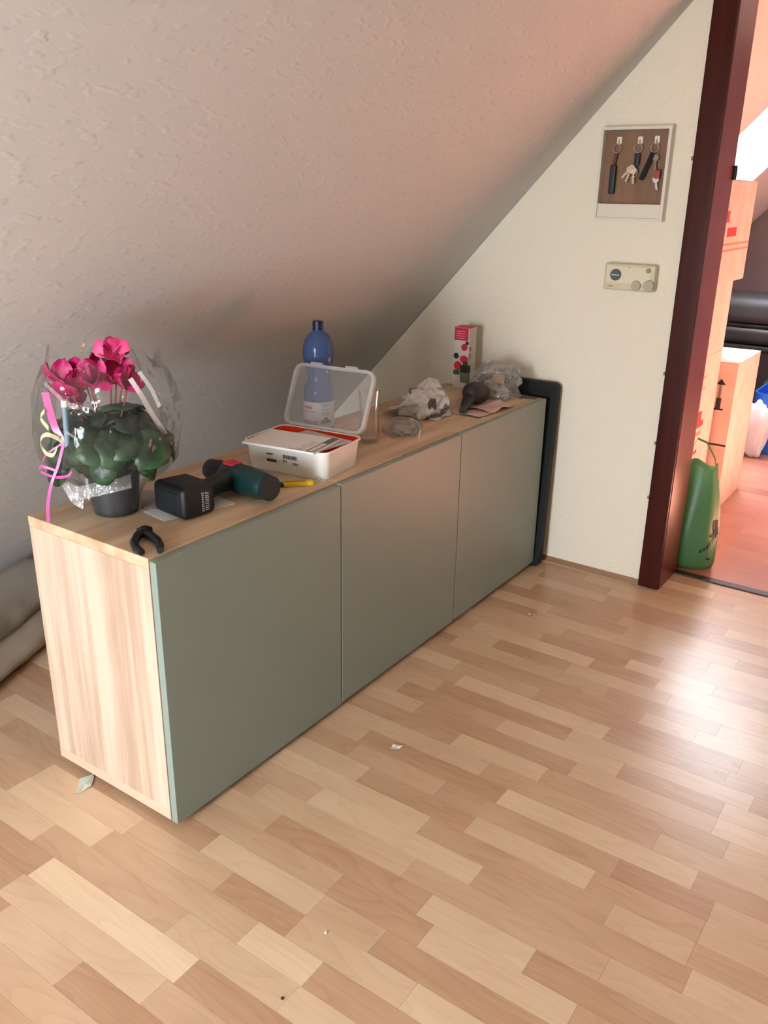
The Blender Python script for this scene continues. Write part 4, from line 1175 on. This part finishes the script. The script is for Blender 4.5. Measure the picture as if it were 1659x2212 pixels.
scrap(fp((701, 1317 + 700), (703, 2015), (706, 2018)), 'tiny crumb on the floor at the bottom centre', M['paper'])
c = MB(); c.lathe([(0, 0), (.003, 0), (.0032, .0012), (.002, .0022), (0, .0024)], 10); o = c.build('dark_crumb', mat('crumb', srgb(70, 50, 40), .8), smooth=True, loc=(*unproj(610, 2157), 0)); tag(o, 'tiny dark crumb on a pale floor strip near the bottom', 'crumb')
o = scrap([(.566, .040), (.580, .034), (.592, .026), (.584, .038)], 'small white plastic shred at the foot of the storage box', M['paper'], TOP + .0004, .0008)

# ------------------------------------------------------------------ rolled fabric on the floor behind the cabinet
ax = Vector((.908, .42, 0)).normalized(); sd = Vector((-.42, .908, 0)).normalized()
org = Vector((.10, .83, 0))
t = thing('rolled_quilt', 'beige rolled quilt on the floor behind the near cabinet at left', 'quilt', tuple(org + sd * .12))
def lobe(mb, off, zc, ry, rz, seed, n=40, seg=26):
    vs = []; fs = []
    for i in range(n + 1):
        s = -.42 + .98 * i / n
        e_ = min(1, min(i, n - i) / 3) ** .5 if min(i, n - i) < 3 else 1
        for k in range(seg):
            a = 2 * PI * k / seg
            ca, sa = math.cos(a), math.sin(a)
            w_ = 1 + .10 * noise.noise(Vector((s * 5, ca * 1.5, sa * 1.5 + seed))) + .05 * noise.noise(Vector((s * 14, ca * 3, sa * 3 + seed)))
            y = off + ry * w_ * ca * (.3 + .7 * e_); z = zc + rz * w_ * sa * (.3 + .7 * e_)
            z = max(z, .001)
            p = ax * s + sd * (y - .12)
            vs.append((p.x, p.y, z))
    for i in range(n):
        for k in range(seg):
            k2 = (k + 1) % seg; fs.append((i * seg + k, i * seg + k2, (i + 1) * seg + k2, (i + 1) * seg + k))
    fs.append(tuple(range(seg))[::-1]); fs.append(tuple(n * seg + k for k in range(seg)))
    return mb.add(vs, fs)
qm = mat('quilt_beige', srgb(176, 160, 142), .9, bump=(18, .5))
qm2 = mat('quilt_grey', srgb(168, 158, 146), .9, bump=(18, .5))
lobe(MB(), .10, .035, .115, .045, 1).build('lower_fold', qm, t, smooth='all')
lobe(MB(), .155, .110, .100, .068, 5).build('upper_roll', qm2, t, smooth='all')

# ------------------------------------------------------------------ beyond the doorway: cartons
def carton(name, label, x0, x1, y0, y1, z0, z1, m):
    t = thing(name, label, 'box', ((x0 + x1) / 2, (y0 + y1) / 2, z0), 0, 'cartons beyond the doorway')
    hx, hy, h = (x1 - x0) / 2, (y1 - y0) / 2, z1 - z0
    c = MB(); c.rbox(-hx, hx, -hy, hy, 0, h - .003, .003, 2); c.build('body', m, t, smooth=True)
    c = MB(); c.box(-hx + .001, hx - .001, .0008, hy - .001, h - .003, h); c.build('top_flap', m, t)
    c = MB(); c.box(-hx + .001, hx - .001, -hy + .001, -.0008, h - .003, h); c.build('top_flap', m, t)
    return t, hx, hy, h
t, hx, hy, h = carton('cardboard_box', 'tall carton with black arrow print standing beyond the doorway', 2.877, 3.275, -.415, .06, 0, .675, M['carton'])
def front(y0, y1, z0, z1, m, par, hx, name='print'):
    s = MB(); s.box(-hx - .0012, -hx - .0002, y0, y1, z0, z1); return s.build(name, m, par)
yc = -hy + .060
s = MB(); s.prism([(yc - .020, .575), (yc + .020, .575), (yc, .60)], 'x', -hx - .0012, -hx - .0002); s.build('arrow_print', M['ink'], t)
front(yc - .005, yc + .005, .515, .576, M['greyink'], t, hx, 'arrow_print'); front(yc - .010, yc + .010, .470, .516, M['ink'], t, hx, 'arrow_print'); front(yc - .022, yc + .022, .462, .470, M['ink'], t, hx, 'arrow_print')
front(-hy + .002, -hy + .108, .302, .310, M['ink'], t, hx, 'line_print')
t, hx, hy, h = carton('cardboard_box', 'carton with red print at the bottom of the tall stack by the door frame', 2.48, 2.852, -.345, .12, 0, .735, M['carton'])
def flank(x0, x1, z0, z1, m, par, hy, name='print'):
    # printed on the carton's face towards the doorway's middle; x and z in room coordinates
    px_, pz_ = par.location.x, par.location.z
    q = MB(); q.box(x0 - px_, x1 - px_, -hy - .0012, -hy - .0002, z0 - pz_, z1 - pz_); return q.build(name, m, par)
flank(2.56, 2.66, .455, .50, M['redink'], t, hy); flank(2.60, 2.70, .43, .455, M['redink'], t, hy); flank(2.60, 2.68, .395, .41, mat('pale_red', srgb(214, 120, 110), .8), t, hy)
flank(2.56, 2.66, .315, .33, M['redink'], t, hy)
gl_ = mat('faint_grey', srgb(176, 146, 136), .8)
flank(2.53, 2.66, .640, .650, gl_, t, hy, 'line_print'); flank(2.55, 2.66, .592, .602, gl_, t, hy, 'line_print')
carton('cardboard_box', 'plain middle carton of the tall stack beyond the door frame', 2.50, 2.855, -.345, .12, .735, 1.03, M['carton'])
t, hx, hy, h = carton('cardboard_box', 'topmost carton of the stack with red squares, below the skylight', 2.34, 2.84, -.385, .10, 1.03, 1.405, M['carton'])
flank(2.37, 2.488, 1.256, 1.297, M['redink'], t, hy); flank(2.487, 2.615, 1.204, 1.236, M['redink'], t, hy)
pr_ = mat('faint_red', srgb(206, 130, 110), .8)
for k_ in (1.150, 1.172): flank(2.36, 2.83, k_, k_ + .007, pr_, t, hy, 'line_print')

# green carrier bag
t = thing('carrier_bag', 'green plastic carrier bag standing behind the door frame on the threshold', 'bag', (2.200, -.492, 0), math.radians(10))
gb = bpy.data.materials.new('green_film'); nt = NT(gb)
nt.b.inputs['Base Color'].default_value = srgb(92, 134, 90); nt.b.inputs['Roughness'].default_value = .35
tl = nt.n('ShaderNodeBsdfTranslucent'); tl.inputs['Color'].default_value = srgb(104, 168, 112)
ms = nt.n('ShaderNodeMixShader', i_Fac=.4); nt.l(nt.b.outputs[0], ms.inputs[1]); nt.l(tl.outputs[0], ms.inputs[2]); nt.l(ms.outputs[0], nt.out.inputs['Surface'])
gp = [(.062, .085, .002), (.080, .092, .03), (.085, .095, .09), (.080, .094, .16), (.066, .086, .24), (.050, .074, .31), (.040, .062, .37), (.036, .056, .405)]
vs = []; fs = []; seg = 40
for i, (rx, ry, z) in enumerate(gp):
    for k in range(seg):
        a = 2 * PI * k / seg
        w_ = 1 + .10 * noise.noise(Vector((math.cos(a) * 2.5, math.sin(a) * 2.5, z * 9))) + .05 * noise.noise(Vector((math.cos(a) * 6, math.sin(a) * 6, z * 5 + 4)))
        vs.append((rx * w_ * math.cos(a), ry * w_ * math.sin(a), z + (.012 * math.sin(3 * a) if i == len(gp) - 1 else 0)))
for i in range(len(gp) - 1):
    for k in range(seg):
        k2 = (k + 1) % seg; fs.append((i * seg + k, i * seg + k2, (i + 1) * seg + k2, (i + 1) * seg + k))
fs.append(tuple(range(seg))[::-1])
mb = MB(); mb.add(vs, fs); mb.build('bag_body', gb, t, smooth='all')
c = MB(); c.strip([(-.02, -.054, .395), (-.015, -.040, .44), (0, -.005, .49), (.005, .03, .50), (0, .05, .44), (0, .055, .395)], [(1, 0, 0)] * 6, .028, .001); c.build('handle', gb, t, smooth=True)
# dark emblem and slanted letters on the flank
def bag_mark(a0, a1, z0, z1, skew, name):
    s = MB(); vs = []
    n = 4
    for i in range(n + 1):
        a = math.radians(a0 + (a1 - a0) * i / n)
        for z in (z0, z1):
            z_ = z + skew * i / n
            j = max(q for q in range(len(gp) - 1) if gp[q][2] <= z_); u = (z_ - gp[j][2]) / (gp[j + 1][2] - gp[j][2])
            rx = gp[j][0] * (1 - u) + gp[j + 1][0] * u + .003; ry = gp[j][1] * (1 - u) + gp[j + 1][1] * u + .003
            w_ = 1 + .10 * noise.noise(Vector((math.cos(a) * 2.5, math.sin(a) * 2.5, z_ * 9))) + .05 * noise.noise(Vector((math.cos(a) * 6, math.sin(a) * 6, z_ * 5 + 4)))
            vs.append((rx * w_ * math.cos(a), ry * w_ * math.sin(a), z_))
    s.add(vs, [(2 * i, 2 * i + 2, 2 * i + 3, 2 * i + 1) for i in range(n)]); s.build(name, M['ink'], t, smooth='all', fix=False)
bag_mark(232, 252, .170, .205, .0, 'emblem'); bag_mark(238, 256, .145, .175, .0, 'emblem'); bag_mark(226, 242, .140, .152, .0, 'emblem')
for i in range(7): bag_mark(205 + i * 7, 209 + i * 7, .078 + i * .009, .094 + i * .009, .004, 'lettering')
bag_mark(224, 234, .050, .058, .0, 'lettering')

# further back: blue bag with white sack, stool with an orange bag, black case on a chest
t = thing('blue_bag', 'large blue woven bag on the floor far beyond the doorway', 'bag', (4.12, -.50, 0), 0)
blue = mat('blue_woven', srgb(24, 84, 176), .4, bump=(120, .2))
bp_ = loft([(rr_ring(.15, .19, .04), .001), (rr_ring(.165, .21, .05), .10), (rr_ring(.170, .225, .06), .22), (rr_ring(.165, .225, .06), .34), (rr_ring(.160, .220, .06), .34), (rr_ring(.160, .215, .05), .20)], True, True)
bp_.v = [(x * (1 + .06 * noise.noise(Vector((x * 9, y * 9, z * 9)))), y * (1 + .05 * noise.noise(Vector((x * 9, y * 9, z * 9 + 3)))), z) for x, y, z in bp_.v]
bp_.build('sack', blue, t, smooth=True)
c = MB(); c.strip([(-.168, .10, .30), (-.185, .06, .40), (-.185, -.04, .42), (-.168, -.10, .30)], (0, 0.3, 1), .03, .002); c.build('handle', blue, t)
t = thing('white_sack', 'white plastic sack leaning on the blue bag', 'bag', (3.895, -.325, 0.0))
crumple('sack', mat('white_sack', srgb(226, 226, 234), .5), t, (.055, .075, .165), 31, 1.6, .12, .9, 4, sharp=False)
t = thing('stool', 'low brown stool with black seat far beyond the doorway', 'stool', (4.52, -.42, 0))
c = MB(); c.rbox(-.15, .15, -.19, .19, .26, .325, .02, 2); c.build('seat', M['black'], t, smooth=True)
c = MB(); c.rbox(-.14, .14, -.18, .18, .22, .26, .005, 1); c.build('apron', mat('stool_brown', srgb(120, 78, 54), .5), t)
for a in (-.12, .12):
    for b in (-.16, .16):
        c = MB(); c.rbox(a - .018, a + .018, b - .018, b + .018, 0, .222, .003, 1); c.build('leg', mat('stool_leg', srgb(112, 72, 50), .5), t)
t = thing('orange_bag', 'red-orange cloth bag lying on the stool far beyond the doorway', 'bag', (4.52, -.40, .3255))
crumple('bag', mat('orange_cloth', srgb(230, 70, 40), .7), t, (.13, .17, .10), 41, 1.7, .14, .6, 4, sharp=False)
t = thing('chest', 'dark low chest carrying the black case far beyond the doorway', 'chest', (5.02, -.05, 0))
ck = mat('chest_black', srgb(26, 26, 28), .5)
c = MB(); c.rbox(-.28, .28, -.55, .45, .04, .44, .006, 2); c.build('body', ck, t, smooth=True)
c = MB(); c.rbox(-.29, .29, -.56, .46, .441, .465, .005, 2); c.build('lid', mat('chest_lid', srgb(34, 34, 36), .35), t, smooth=True)
for a in (-.24, .24):
    for b in (-.50, .40):
        c = MB(); c.lathe([(0, 0), (.02, 0), (.022, .04), (0, .04)], 12, (a, b, 0)); c.build('foot', ck, t, smooth=True)
t = thing('black_case', 'black soft case with rounded edges lying on the dark chest', 'case', (5.00, -.05, .466))
c = MB(); c.rbox(-.24, .24, -.46, .40, 0, .115, .04, 4); c.build('bottom_shell', mat('case_black', srgb(30, 31, 34), .5), t, smooth=True)
c = MB(); c.rbox(-.24, .24, -.46, .40, .118, .29, .06, 4); c.build('top_shell', mat('case_grey', srgb(40, 41, 44), .6), t, smooth=True)
c = MB(); c.rbox(-.235, .235, -.455, .395, .108, .126, .006, 2); c.build('zip_band', mat('case_zip', srgb(14, 14, 16), .3), t, smooth=True)
c = MB(); c.tube([(-.16, -.30, .288), (-.16, -.28, .318), (-.16, -.12, .318), (-.16, -.10, .288)], .012, 10); c.build('handle', M['black'], t, smooth=True)
